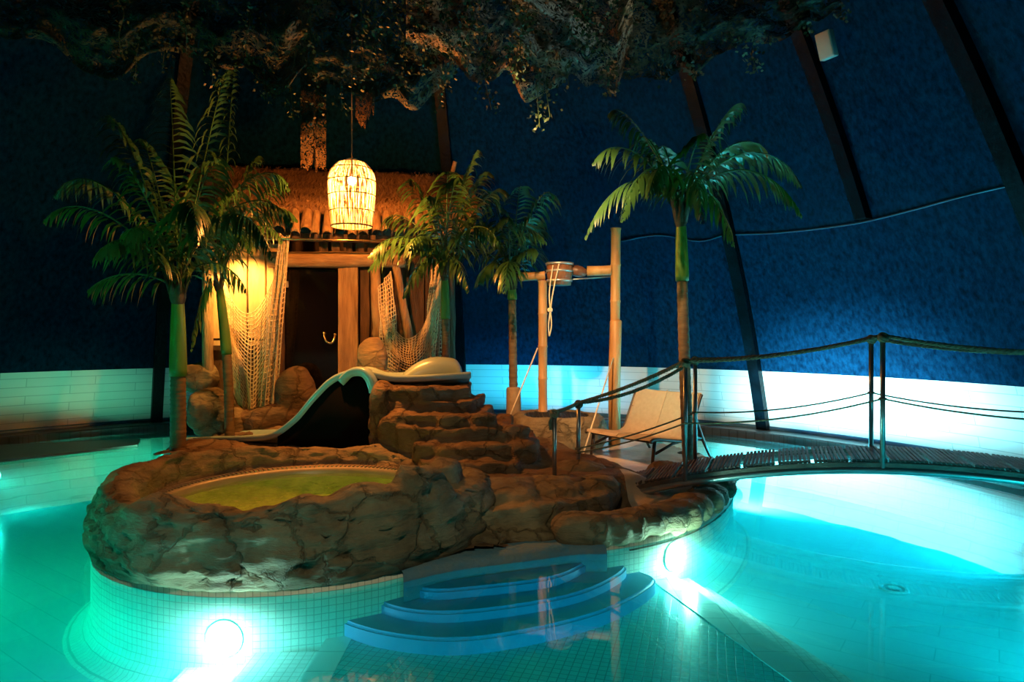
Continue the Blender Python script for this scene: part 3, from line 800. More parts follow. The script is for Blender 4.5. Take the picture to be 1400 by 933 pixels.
# ------------------------------------------------------------------ hot tub
TC = Vector((-1.72, 5.62, 0))
TUB = empty('hot_tub', (TC.x, TC.y, 0.05), 'round hot tub of bubbling yellow-green water set in the rock ring', 'hot tub')
bm = BM(); lathe(bm, [(1.30, .245), (1.27, .285), (1.22, .30), (1.13, .29), (1.10, .265), (1.095, .20)], TC, 96); obj('tub_rim', bm, M['tub'], TUB, label='smooth tan rim')
bm = BM(); lathe(bm, [(1.095, .21), (1.02, .05), (.60, -.05), (.0, -.05)], TC, 64); obj('basin', bm, M['tubin'], TUB)
bm = BM()
for k in range(170):
    a = 2*pi*k/170; dd = Vector((cos(a), sin(a), 0))
    box(bm, TC+dd*1.175+Vector((0, 0, .298)), (.075, .014, .012), (0, 0, a))
obj('overflow_grille', bm, M['tub'], TUB, smooth=False)
bm = BM(); uvn = 150; rows = []
for j in range(61):
    r = 1.095*j/60; row = []
    for k in range(uvn):
        a = 2*pi*k/uvn; p = TC+Vector((r*cos(a), r*sin(a), 0))
        row.append(bm.verts.new(p+Vector((0, 0, .235+.016*fbm(p, 7, 4))))) if j else None
    if j == 0: cv = bm.verts.new(TC+Vector((0, 0, .235))); rows.append(None)
    else: rows.append(row)
for k in range(uvn): bm.faces.new((cv, rows[1][k], rows[1][(k+1) % uvn]))
for j in range(1, 60):
    for k in range(uvn): bm.faces.new((rows[j][k], rows[j+1][k], rows[j+1][(k+1) % uvn], rows[j][(k+1) % uvn]))
obj('bubbling_water', bm, M['spawater'], TUB, label='yellow-green rippling water')
lamp('tub_light', 'POINT', (TC.x+0.1, TC.y+0.2, 0.10), (1.0, 0.80, 0.16), 13.0, 0.07)

# ------------------------------------------------------------------ slide
SL = empty('water_slide', (-2.0, 7.8, 0.1), 'pale blue moulded water slide curving down from the rock mound', 'water slide')
path = [(-.55, 8.25, 1.03), (-.95, 8.15, 1.01), (-1.40, 7.98, 1.00), (-1.74, 7.92, 1.02), (-2.02, 7.96, .86), (-2.28, 8.05, .56), (-2.60, 8.20, .34), (-3.05, 8.42, .26), (-3.55, 8.68, .21), (-4.12, 8.98, .14)]
pp = spline(path, 80)
bm = BM(); rows = []; rowso = []
for i, p in enumerate(pp):
    t = (pp[min(i+1, 80)]-pp[max(i-1, 0)]).normalized(); s = Vector((t.y, -t.x, 0)).normalized(); up = s.cross(t)
    if up.z < 0: up = -up
    row = []
    hw = .27; u_ = i/80
    lip = .13+.06*math.exp(-((u_-.35)/.08)**2)
    prof = [(-.34, lip-.06), (-.345, lip-.01), (-.32, lip+.01), (-.275, lip), (-.25, lip-.05), (-.20, .02), (-.10, -.02), (0, -.03), (.10, -.02), (.19, .02), (.24, lip-.06), (.275, lip), (.32, lip+.01), (.345, lip-.01), (.34, lip-.06)]
    under = [(.30, lip-.07), (.20, -.01), (.10, -.045), (0, -.055), (-.06, -.045), (-.13, -.01), (-.26, lip-.075)]
    row = [bm.verts.new(p+s*a_+up*b_) for a_, b_ in prof+under]
    rows.append(row)
for A_, B_ in zip(rows[:-1], rows[1:]):
    n_ = len(A_)
    for j in range(n_): bm.faces.new((A_[j], A_[(j+1) % n_], B_[(j+1) % n_], B_[j]))
bm.faces.new(rows[0]); bm.faces.new(rows[-1][::-1])
bmesh.ops.recalc_face_normals(bm, faces=bm.faces)
obj('chute', bm, M['slide'], SL)
bm = BM()   # support panel under the near rim, its black standing in for shade
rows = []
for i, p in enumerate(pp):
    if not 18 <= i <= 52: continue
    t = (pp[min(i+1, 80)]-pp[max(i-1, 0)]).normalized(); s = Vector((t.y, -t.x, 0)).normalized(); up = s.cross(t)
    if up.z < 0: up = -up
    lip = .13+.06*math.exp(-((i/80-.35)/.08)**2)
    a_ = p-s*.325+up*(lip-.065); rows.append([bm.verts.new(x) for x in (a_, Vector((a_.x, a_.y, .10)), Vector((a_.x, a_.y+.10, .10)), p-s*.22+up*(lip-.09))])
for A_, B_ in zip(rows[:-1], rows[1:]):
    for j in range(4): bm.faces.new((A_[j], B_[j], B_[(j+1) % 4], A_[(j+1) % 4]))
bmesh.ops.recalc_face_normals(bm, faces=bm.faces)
obj('support_shade_panel', bm, M['void'], SL, label='support panel under the chute, painted black as its shade')
bm = BM()   # rounded flange where the chute crests the mound
pts = spline([at(462, 520, 7.52), at(474, 508, 7.50), at(486, 504, 7.50), (at(499, 506, 7.48)), at(508, 515, 7.46), at(513, 527, 7.45), at(515, 536, 7.44)], 30)
rows = []
for i, p in enumerate(pts):
    t = (pts[min(i+1, 30)]-pts[max(i-1, 0)]).normalized(); nn_ = Vector((-t.z, 0, t.x)).normalized()
    rows.append([bm.verts.new(p+nn_*a_+Vector((0, b_, 0))) for a_, b_ in ((-.085, 0), (-.01, -.015), (.01, .01), (.015, .10), (.0, .26), (-.06, .28))])
for A_, B_ in zip(rows[:-1], rows[1:]):
    for j in range(6): bm.faces.new((A_[j], B_[j], B_[(j+1) % 6], A_[(j+1) % 6]))
bm.faces.new(rows[0]); bm.faces.new(rows[-1][::-1])
bmesh.ops.recalc_face_normals(bm, faces=bm.faces)
obj('crest_flange', bm, M['slide'], SL)
# raised headrest hood at the start
bm = BM()
pts = spline([(-1.32, 8.30, 1.12), (-1.16, 8.36, 1.24), (-1.0, 8.38, 1.30), (-.85, 8.38, 1.305), (-.70, 8.36, 1.28), (-.62, 8.30, 1.18), (-.58, 8.24, 1.04)], 24)
rows = []
for p in pts:
    rows.append([bm.verts.new(p+Vector(v)) for v in ((0, .10, -.15), (0, .10, .0), (0, .05, .02), (0, -.02, .02), (0, -.10, -.02), (0, -.14, -.10), (0, -.14, -.18))])
for A_, B_ in zip(rows[:-1], rows[1:]):
    for j in range(6): bm.faces.new((A_[j], B_[j], B_[j+1], A_[j+1]))
bm.faces.new(rows[0]); bm.faces.new(rows[-1][::-1])
bmesh.ops.recalc_face_normals(bm, faces=bm.faces)
obj('entry_hood', bm, M['slide'], SL)

# ------------------------------------------------------------------ hut
HO = Vector((-2.86, 9.8, 0.60)); HR = R(10)
HM = Matrix.Translation(HO) @ Matrix.Rotation(HR, 4, 'Z')
HUT = empty('wooden_hut', HO, 'rustic timber hut with thatched roof standing at the back of the island', 'hut', rz=HR)
def hl(bm): bm.transform(HM); return bm
def hobj(name, bm, m, parent=HUT, smooth=False, **kw):
    # bm in hut-local coordinates
    if parent is not HUT: bm.transform(Matrix.Translation(-Vector(parent.location)))
    return obj(name, bm, m, parent, smooth=smooth, local=True, **kw)
def rough_log(bm, a, b, r, seed=0, n=12, amp=0.18, seg=14):
    a, b = Vector(a), Vector(b)
    pts = [a.lerp(b, i/seg) for i in range(seg+1)]
    rr = [r*(1+amp*0.5*noise.noise(p*2+Vector((seed, 0, 0)))) for p in pts]
    rings = tube(bm, pts, rr, n)
    for ring in rings:
        for v in ring:
            c_ = v.co; v.co = c_+Vector((noise.noise(c_*6+Vector((seed, 1, 2))), noise.noise(c_*6+Vector((3, seed, 2))), noise.noise(c_*6)*.3))*r*amp
def board(bm, x0, x1, z0, z1, y, th=.04, seed=0):
    nz = 10; rows = []
    for i in range(nz+1):
        z = z0+(z1-z0)*i/nz
        w0 = x0+.012*noise.noise(Vector((seed, z*2, 0))); w1 = x1+.012*noise.noise(Vector((seed+5, z*2, 0)))
        rows.append([bm.verts.new(q) for q in ((w0, y, z), (w0+.008, y-th, z), (w1-.008, y-th, z), (w1, y, z))])
    for A_, B_ in zip(rows[:-1], rows[1:]):
        for j in range(4): bm.faces.new((A_[j], A_[(j+1) % 4], B_[(j+1) % 4], B_[j]))
    bm.faces.new(rows[0][::-1]); bm.faces.new(rows[-1])
# local coords: x along facade, y into the hut, z above hut floor
HWALL = 2.75
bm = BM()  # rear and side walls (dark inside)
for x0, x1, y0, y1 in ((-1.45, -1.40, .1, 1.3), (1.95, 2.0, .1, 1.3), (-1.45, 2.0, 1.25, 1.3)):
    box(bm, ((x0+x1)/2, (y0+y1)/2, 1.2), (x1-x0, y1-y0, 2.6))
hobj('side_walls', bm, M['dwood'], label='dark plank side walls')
# left facade planks
x = -1.40; k = 0
while x < -.5:
    wd = random.uniform(.20, .27); bm = BM()
    board(bm, x, min(x+wd, -.46), .95, HWALL-.45, .08, seed=k)
    board(bm, x+.02, min(x+wd-.02, -.46), 1.05 if k % 2 else .85, 1.12 if k % 2 else .92, .03, .02, seed=k+9)
    hobj('wall_plank', bm, M['plank'])
    x += wd+.012; k += 1
bm = BM(); board(bm, -1.38, -.46, -.05, 1.0, .12, .04, 40); hobj('lower_shade_panel', bm, M['dwood'])  # dark timber put here for the shade behind the lower net
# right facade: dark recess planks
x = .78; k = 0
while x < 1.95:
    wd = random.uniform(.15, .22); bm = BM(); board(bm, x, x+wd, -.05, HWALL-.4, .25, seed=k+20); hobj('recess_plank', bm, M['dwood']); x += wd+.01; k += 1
# door surround
bm = BM(); rough_log(bm, (-.45, -.03, -.15), (-.46, -.03, 2.1), .075, 1); hobj('left_door_post', bm, M['dwood'], smooth=True)
bm = BM(); board(bm, .35, .64, -.10, 2.05, .06, .14, 3); hobj('right_door_post', bm, M['wood'], label='thick pale timber door post')
bm = BM(); board(bm, .66, .80, -.10, 2.0, .10, .10, 6); hobj('inner_post', bm, M['dwood'])
bm = BM(); rough_log(bm, (-.60, -.08, 2.06), (1.30, -.08, 2.10), .115, 4, amp=.25, seg=24); hobj('lintel_log', bm, M['woodh'], smooth=True)
bm = BM()
for q in range(7):
    xx = .15+q*.17; box(bm, (xx, .0, 2.30), (.12, .12, .30), (0, random.uniform(-.06, .06), 0), bev=.01)
hobj('lintel_blocks', bm, M['dwood'])
bm = BM(); rough_log(bm, (.92, -.06, .95), (.88, -.10, 2.0), .075, 8, amp=.3); hobj('knotty_log', bm, M['wood'], smooth=True)
bm = BM(); rough_log(bm, (1.42, -.02, .7), (1.12, -.10, 2.3), .06, 9); hobj('diagonal_brace', bm, M['wood'], smooth=True)
bm = BM(); rough_log(bm, (1.98, -.05, -.3), (1.95, -.05, 2.4), .08, 10); hobj('corner_post', bm, M['dwood'], smooth=True)
bm = BM(); rough_log(bm, (-1.42, -.05, -.4), (-1.40, -.05, 2.4), .075, 11); hobj('corner_post', bm, M['wood'], smooth=True)
# glass door
DO = bpy.data.objects.new('glass_door', None); COL.objects.link(DO); DO.parent = HUT; DO.location = (0, 0, 0); DO['label'] = 'black tinted glass door'
bm = BM(); box(bm, (-.02, .04, .97), (.74, .02, 1.95), bev=.004); hobj('door_pane', bm, M['glass'], DO)
bm = BM(); tube(bm, spline([(.16, -.02, 1.02), (.17, -.07, .96), (.20, -.08, .90), (.26, -.08, .88), (.30, -.07, .93), (.31, -.02, 1.0)], 20), .014, 8)
lathe(bm, [(0, .0), (.022, .0), (.022, .01), (0, .01)], (.16, .0, 1.02), 12, Matrix.Rotation(pi/2, 4, 'X')); lathe(bm, [(0, .0), (.022, .0), (.022, .01), (0, .01)], (.31, .0, 1.0), 12, Matrix.Rotation(pi/2, 4, 'X'))
hobj('door_handle', bm, M['brass'], DO, smooth=True, label='curved brass door handle')
for zz in (1.72, .26):
    bm = BM(); box(bm, (-.36, .0, zz), (.05, .04, .09), bev=.006); hobj('door_hinge', bm, M['zinc'], DO)
# roof: thatch slab, straw, rolled bark tiles under it
def roofp(u_, v_):   # u along 0..1, v from eave 0 to ridge 1
    x_ = -1.75+u_*4.10
    return Vector((x_, -.52+v_*1.20+.0, 2.76+v_*.78-.03*sin(pi*v_)))
bm = BM(); rows = []; nu, nv = 70, 16
for i in range(nu+1):
    row = []
    for j in range(nv+1):
        u_, v_ = i/nu, j/nv; p = roofp(u_, v_)
        p += Vector((0, -.05*noise.noise(p*4), .05*noise.noise(p*3)+.03*fbm(p, 9, 2)))
        row.append(bm.verts.new(p))
    rows.append(row)
for A_, B_ in zip(rows[:-1], rows[1:]):
    for j in range(nv): bm.faces.new((A_[j], B_[j], B_[j+1], A_[j+1]))
# thickness and rear slope
rowb = []
for i in range(nu+1):
    p = roofp(i/nu, 1); rowb.append([rows[i][-1], bm.verts.new(p+Vector((0, 1.1, -.9)))])
for A_, B_ in zip(rowb[:-1], rowb[1:]): bm.faces.new((A_[0], B_[0], B_[1], A_[1]))
und = []
for i in range(nu+1):
    und.append([rows[i][0], bm.verts.new(roofp(i/nu, 0)+Vector((0, .06, -.10))), bm.verts.new(roofp(i/nu, 1)+Vector((0, 0, -.16)))])
for A_, B_ in zip(und[:-1], und[1:]):
    for j in range(2): bm.faces.new((A_[j], A_[j+1], B_[j+1], B_[j]))
roof = hobj('thatched_roof', bm, M['thatch'], label='brown thatched roof', smooth=True)
bm = BM()
for i in range(4200):
    u_, v_ = random.random(), random.random()**1.2; p = roofp(u_, v_)+Vector((0, -.02, .02))
    L_ = random.uniform(.10, .26); d_ = Vector((random.uniform(-.5, .5), -1.0, -.72+random.uniform(0, .35))).normalized()*L_
    s_ = Vector((random.uniform(.002, .005), 0, 0)); m_ = p+d_*.5+Vector((0, 0, .012))
    a_, b_, c_, e_ = [bm.verts.new(q) for q in (p-s_, p+s_, m_+s_, m_-s_)]; f_ = bm.verts.new(p+d_)
    bm.faces.new((a_, b_, c_, e_)); bm.faces.new((e_, c_, f_))
o = hobj('straw_strands', bm, M['straw'], smooth=False); o['kind'] = 'stuff'
for i in range(27):
    x_ = -1.70+i*.152+random.uniform(-.015, .015); r_ = random.uniform(.055, .075); ln = random.uniform(.40, .52)
    bm = BM(); p0 = Vector((x_, -.40, 2.80)); p1 = Vector((x_+random.uniform(-.03, .03), -.62, 2.36+random.uniform(-.04, .03)))
    n_ = 12; rr = []
    for j in range(7):
        p = p0.lerp(p1, j/6); ring = []
        for k in range(n_+1):
            a_ = pi*(-.12+1.24*k/n_); rad = r_*(1+.08*noise.noise(Vector((i, j*.5, k*.4))))*(.85+.25*j/6)
            ring.append(bm.verts.new(p+Vector((cos(a_)*rad, -sin(a_)*rad*.5, sin(a_)*rad*.9))))
        rr.append(ring)
    for A_, B_ in zip(rr[:-1], rr[1:]):
        for k in range(n_): bm.faces.new((A_[k], A_[k+1], B_[k+1], B_[k]))
    bmesh.ops.solidify(bm, geom=list(bm.faces), thickness=.012)
    hobj('eave_tile', bm, M['canvas'], smooth=True)
bm = BM(); tube(bm, [(-1.85, -.60, 2.28), (2.3, -.60, 2.30)], .012, 6); hobj('eave_rail', bm, M['brass'], smooth=True)
bm = BM(); box(bm, (.3, -.25, 2.36), (4.0, .08, .10)); hobj('eave_beam', bm, M['dwood'])
bm = BM(); rough_log(bm, (1.95, .72, 3.20), (2.10, .55, 3.72), .035, 12); hobj('ridge_pole', bm, M['wood'], smooth=True, label='short pale pole poking up at the ridge')
# small warm lamp under the left eave
bm = BM(); lathe(bm, [(0, .06), (.035, .06), (.05, -.02), (.045, -.02), (.03, .05)], (-.92, -.42, 2.22), 16)
hobj('eave_lamp_shade', bm, M['zinc'], smooth=True)
q = HM @ Vector((-.92, -.42, 2.16)); tg = HM @ Vector((-.95, .1, .9))
lamp('eave_light', 'SPOT', q, (1.0, 0.42, 0.08), 230, .03, aim=tg, spot=120, blend=.8)

# hut base rocks
def boulder(name, blobs, m, label, vox=.03, amp=.05, sc=2.2, **kw):
    bm = BM(); c0 = blobs[0][0]
    for b_ in blobs: blob(bm, b_[0], b_[1], b_[2] if len(b_) > 2 else 0, e=.8)
    base = Vector((c0[0], c0[1], min(b_[0][2]-b_[1][2] for b_ in blobs)))
    return rock(name, bm, m, None, voxel=vox, smooth=3, amp=amp, sc=sc, fine=.012, kw=dict(label=label, cat='boulder', group='boulders round the hut', **kw))
boulder('boulder', [(at(275, 516, 9.6), (.24, .25, .22))], M['rock'], 'rounded upper boulder jutting over the water at the left of the hut')
boulder('boulder', [(at(290, 566, 9.3), (.30, .35, .34)), (at(320, 580, 9.3), (.35, .35, .25))], M['rock'], 'large lower boulder at the left foot of the hut by the water')
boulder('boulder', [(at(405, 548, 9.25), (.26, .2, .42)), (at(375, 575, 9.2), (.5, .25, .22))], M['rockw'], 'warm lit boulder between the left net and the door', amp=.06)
boulder('boulder', [(at(508, 497, 9.0), (.19, .15, .33)), (at(522, 530, 8.95), (.24, .2, .2))], M['rock_lit'], 'yellow lit rock right of the glass door')
bm = BM()
for i in range(9):
    a_ = at(300+i*14, 596-i*1.2, 9.0-.02*i); blob(bm, a_+Vector((0, .1, -.05)), (.14, .2, .09), random.random())
blob(bm, at(440, 578, 9.3), (.5, .3, .15)); blob(bm, at(430, 560, 9.45), (.35, .2, .13))
rock('hut_threshold_rocks', bm, M['rockw'], ISL, voxel=.03, smooth=3, amp=.04, sc=3)

# ------------------------------------------------------------------ nets
def net(name, grid_fn, nu, nv, label, r=.0085, holes_=None):
    bm = BM(); V = [[Vector(grid_fn(i/nu, j/nv)) for j in range(nv+1)] for i in range(nu+1)]
    def seg(a, b):
        d = b-a
        if d.length < 1e-4: return
        s = d.orthogonal().normalized()*r; u_ = d.cross(s).normalized()*r
        A_ = [bm.verts.new(a+x) for x in (s, u_*1, -s*1.0, -u_)]; B_ = [bm.verts.new(b+x) for x in (s, u_, -s, -u_)]
        for k in range(4): bm.faces.new((A_[k], A_[(k+1) % 4], B_[(k+1) % 4], B_[k]))
    for i in range(nu+1):
        for j in range(nv+1):
            if i < nu: seg(V[i][j], V[i+1][j])
            if j < nv: seg(V[i][j], V[i][j+1])
            if (i+j) % 2 == 0: blob(bm, V[i][j], (r*1.5,)*3, sub=1, e=1)
    return obj(name, bm, M['rope'], label=label, cat='net', group='fishing nets on the hut')
def draped(LT, RT, LB, RB, sag, tip, Yo, fold, seed):
    """top edge sags between the two corners; lower edge closes to a point"""
    def f(u_, v_):
        top = (LT[0]+(RT[0]-LT[0])*u_, LT[1]+(RT[1]-LT[1])*u_+sag*4*u_*(1-u_)*(1-.0*u_))
        bot = (LB[0]+(RB[0]-LB[0])*u_, LB[1]+(RB[1]-LB[1])*u_+tip*(1-abs(2*u_-1.0))**1.2)
        x_ = top[0]+(bot[0]-top[0])*v_**.9; y_ = top[1]+(bot[1]-top[1])*v_
        Y = Yo-.12*sin(pi*v_)-fold*sin(u_*pi*5+seed+v_)*(.4+v_*.6)+.03*noise.noise(Vector((u_*6, v_*6, seed)))
        p = at(x_, y_, Y)
        p.x += .03*noise.noise(Vector((u_*4, v_*4, seed+3)))
        return p
    return f
net('fishing_net', draped((301, 376), (392, 322), (312, 520), (375, 560), 78, 62, 9.28, .05, 0), 19, 30, 'pale rope fishing net draped on the lit left wall of the hut')
net('fishing_net', draped((383, 320), (396, 322), (352, 590), (378, 560), 4, 8, 9.22, .05, 2), 9, 34, 'gathered strip of pale rope net hanging left of the glass door')
net('fishing_net', draped((519, 400), (608, 355), (530, 512), (592, 512), 85, 10, 9.62, .05, 4), 20, 17, 'brown rope net sagging between the posts right of the door')
net('fishing_net', draped((517, 395), (534, 372), (522, 508), (548, 512), 0, 5, 9.65, .05, 6), 10, 24, 'bunched brown rope net hanging beside the knotty log')
net('fishing_net', draped((590, 370), (602, 360), (580, 478), (608, 492), 0, 10, 9.8, .05, 1), 12, 24, 'narrow brown rope net hanging at the right corner of the hut')

# ------------------------------------------------------------------ pendant lamp
LC = at(481, 265, 7.9)
LA = empty('pendant_lamp', LC, 'glowing woven rattan cage pendant lamp hanging before the hut', 'pendant lamp')
def lr(t):   # t 0 top .. 1 bottom
    return .275*math.sqrt(max(0.0, 1-((.36-t)/.36)**2))*1.0 if t < .36 else .275-.045*((t-.36)/.64)**1.5
zt_ = .405; zb_ = -.385
bm = BM()
for k in range(110):
    a = 2*pi*k/110; pts = []
    for j in range(15):
        t = .004+j/14*.994; aa = a+.10*noise.noise(Vector((k*1.7, t*2.5, 0)))
        r_ = lr(t); pts.append(LC+Vector((r_*cos(aa), r_*sin(aa), zt_+(zb_-zt_)*t)))
    tube(bm, pts, .0033, 4, cap=False)
o = obj('woven_shade', bm, M['rattan'], LA, label='woven rattan cage shade')
bm = BM()
for t in (.06, .16, .34, .55, .78, .99, 1.0):
    r_ = lr(t)+.003; z = zt_+(zb_-zt_)*t
    tube(bm, [LC+Vector((r_*cos(2*pi*k/40), r_*sin(2*pi*k/40), z)) for k in range(41)], .0055, 5, cap=False)
obj('shade_hoops', bm, M['dwood'], LA)
bm = BM(); BP = LC+Vector((0, 0, .15)); bmesh.ops.create_uvsphere(bm, u_segments=20, v_segments=12, radius=.048, matrix=Matrix.Translation(BP))
obj('bulb', bm, M['bulb'], LA)
bm = BM(); tube(bm, [BP+Vector((0, 0, .05)), BP+Vector((0, 0, .13))], .022, 12); obj('socket', bm, M['dwood'], LA)
bm = BM(); tube(bm, [BP+Vector((0, 0, .13)), LC+Vector((0, 0, 5.0))], .008, 6); obj('cord', bm, M['dwood'], LA)
lamp('pendant_light', 'POINT', BP-Vector((0, 0, .07)), WARM, 600, .05)

# ------------------------------------------------------------------ palms
def frond(base, tip, rise, nl, L_, seed, roll=0.0, droop=1.0):
    rnd = random.Random(seed)
    base, tip = Vector(base), Vector(tip); ln = (tip-base).length
    hor = Vector((tip.x-base.x, tip.y-base.y, 0)); 
    up = Vector((0, 0, 1))
    p1 = base+up*rise*ln*1.0+(tip-base)*.20+hor*.10; p2 = base+(tip-base)*.80+up*rise*ln*.80
    pts = []
    for i in range(25):
        t = i/24
        pts.append(base*(1-t)**3+p1*3*t*(1-t)**2+p2*3*t*t*(1-t)+tip*t**3)
    nl = int(nl*.78)
    bm = BM(); tube(bm, pts, [.012*(1-.85*i/24)+.0015 for i in range(25)], 5, cap=False)
    fr = frames(pts)
    hdir = hor.normalized() if hor.length > .05 else Vector((1, 0, 0))
    side0 = Vector((-hdir.y, hdir.x, 0))
    for i in range(nl):
        t = .14+.86*(i/(nl-1))**.95
        k = min(int(t*24), 23); f_ = t*24-k; p = pts[k].lerp(pts[k+1], f_); tg = (pts[k+1]-pts[k]).normalized()
        s = (side0-tg*side0.dot(tg)).normalized(); nu_ = s.cross(tg); 
        if nu_.z < 0: nu_ = -nu_
        env = sin(pi*min(1, .18+.80*t))**.7*(1-.25*t)
        for sg in (-1, 1):
            L2 = L_*1.32*env*rnd.uniform(.72, 1.15); 
            d0 = (s*sg*.85+tg*(.55+.6*t)+nu_*(.22-.15*t)+Vector((rnd.uniform(-.18, .18), rnd.uniform(-.18, .18), rnd.uniform(-.25, .10)))).normalized()
            pos = p.copy(); d = d0.copy(); wd = .019*rnd.uniform(.8, 1.2)
            wv = d.cross(Vector((0, 0, 1))); 
            if wv.length < .1: wv = tg.copy()
            wv = (wv.normalized()*.8+tg*.5*1).normalized()
            prev = None
            for j in range(5):
                q = j/4; w_ = wd*(.35, 1, .95, .6, .03)[j]
                a_, b_ = bm.verts.new(pos+wv*w_), bm.verts.new(pos-wv*w_)
                if prev: bm.faces.new((prev[0], a_, b_, prev[1]))
                prev = (a_, b_)
                d = (d+Vector((0, 0, -1))*droop*.42*(1+q)).normalized(); pos = pos+d*L2/4
    return bm
def palm(name, label, foot, crown, shaft_len, tw, fronds, L_=.33, nl=26, sleeve=None, seed=0, sw=None, husk=True):
    foot, crown = Vector(foot), Vector(crown)
    root = empty(name, foot, label, 'palm tree', 'artificial palms on the island')
    d = (crown-foot); n = 60; sl = shaft_len/d.length
    bend = Vector((.02*noise.noise(foot), .02, 0))
    P = lambda t: foot+d*t+bend*sin(pi*t)*2
    pts, rr = [], []
    for i in range(n+1):
        t = (1-sl)*i/n; pts.append(P(t)); rr.append(tw*(1.05-.15*t)*(1+.06*(i % 3 == 0)))
    bm = BM(); tube(bm, pts, rr, 14); obj('trunk', bm, M['trunk'], root)
    sw_ = sw or tw
    bm = BM(); m_ = 12; tube(bm, [P(1-sl+sl*i/m_) for i in range(m_+1)], [sw_*(1.12, 1.15, 1.14, 1.12, 1.1, 1.06, 1.03, 1, .96, .9, .85, .8, .7)[i] for i in range(m_+1)], 16); obj('crownshaft', bm, M['shaft'], root, label='smooth green crownshaft')
    if husk:
        bm = BM()
        for k in range(7):
            a = 2*pi*k/7; e_ = Vector((cos(a), sin(a), 0))
            tube(bm, [crown+e_*sw_*.6-Vector((0, 0, .06)), crown+e_*sw_*1.3+Vector((0, 0, .12)), crown+e_*sw_*2.0+Vector((0, 0, .30))], [.03, .022, .008], 6)
        blob(bm, crown, (sw_*1.1, sw_*1.1, .16), e=1); obj('husk', bm, M['husk'], root)
    if sleeve:
        bm = BM(); top_t = sleeve[0]; tube(bm, [P(0), P(top_t*.5), P(top_t-.01), P(top_t)], [sleeve[1], sleeve[1]*.98, sleeve[1]*.94, sleeve[1]*.8], 20); obj('sleeve', bm, M['sleeve'], root)
    for k, (px, py, dY, rise, *ex) in enumerate(fronds):
        tip = at(px, py, crown.y+dY)
        b0 = crown+Vector((random.uniform(-.03, .03), random.uniform(-.03, .03), .05))
        nlen = (tip-b0).length
        bm = frond(b0, tip, rise, int(nl*max(.7, min(1.5, nlen/1.3))), L_*(ex[0] if ex else 1), seed*100+k)
        obj('frond', bm, M['leaf'], root)
    return root
palm('palm_tree', 'tall dark green palm at the left between the hot tub and the pool', (-3.72, 7.6, .10), at(243, 402, 7.6), .92, .080,
     [(62, 300, -.5, .45), (75, 268, .5, .42), (132, 350, -1.3, .35), (122, 396, -.3, .30), (146, 158, .2, .25), (155, 215, -.6, .3), (232, 108, .9, .10), (312, 95, .6, .15),
      (392, 250, .1, .45), (398, 305, -.4, .50), (372, 352, -.9, .55), (335, 395, -.3, .45), (190, 190, .6, .25), (300, 215, -.3, .3), (170, 330, -1.0, .5), (270, 330, -1.4, .55)], L_=.40, nl=27, seed=1)
palm('palm_tree', 'slender leaning palm in front of the left fishing net', (-3.66, 8.85, .22), at(299, 385, 8.85), .95, .058,
     [(262, 478, -.3, .35, .8), (322, 75, .2, .12, .8), (395, 258, -.3, .40), (385, 330, -.5, .5), (345, 345, -.8, .5), (235, 275, .3, .35), (285, 205, .3, .2), (355, 215, .4, .3), (265, 360, -.5, .4), (320, 265, -.7, .35), (405, 300, .1, .5)], L_=.34, nl=24, seed=2)
palm('palm_tree', 'warm lit palm at the right corner of the hut behind the slide', (-.86, 9.0, .45), at(608, 372, 9.0), .62, .055,
     [(652, 207, .2, .18), (612, 235, -.4, .25), (505, 350, -.8, .40), (528, 300, .2, .38), (505, 368, -.3, .45), (552, 405, -.4, .5, .8), (640, 398, -.5, .5, .7), (690, 262, .2, .35), (745, 330, -.2, .40), (560, 245, .3, .25), (680, 330, -.8, .45), (585, 270, -.8, .35), (628, 245, -.9, .35), (665, 235, .4, .25), (560, 340, -1.0, .4)], L_=.42, nl=26, seed=3)
palm('palm_tree', 'palm with thick sleeved trunk left of the bamboo shower', (.03, 9.4, .14), at(700, 388, 9.4), .22, .058,
     [(756, 268, -.3, .45), (742, 318, .2, .45), (735, 345, -.4, .45), (668, 262, .2, .30), (640, 300, -.3, .40), (622, 352, .0, .45), (690, 398, -1.0, .45, .9), (655, 385, -.6, .5), (712, 255, .4, .25), (695, 300, -.8, .35), (730, 300, .6, .35)], L_=.42, nl=26, sleeve=(.34, .105), seed=4)
palm('palm_tree', 'tall palm rising between the bridge and the armchair', (1.87, 7.2, .12), at(931, 296, 7.2), .68, .060,
     [(836, 152, .2, .30), (812, 222, -.3, .50), (802, 322, -.1, .62), (850, 300, -.8, .6), (1012, 142, .0, .25), (1094, 252, .2, .50), (1094, 292, -.4, .55), (1002, 332, -.6, .62), (888, 265, -.9, .5), (965, 185, -.8, .35), (905, 200, .5, .25), (990, 240, .7, .4), (960, 300, -1.0, .6), (1050, 215, .7, .4), (875, 190, .6, .3)], L_=.36, nl=30, seed=5, sw=.062)

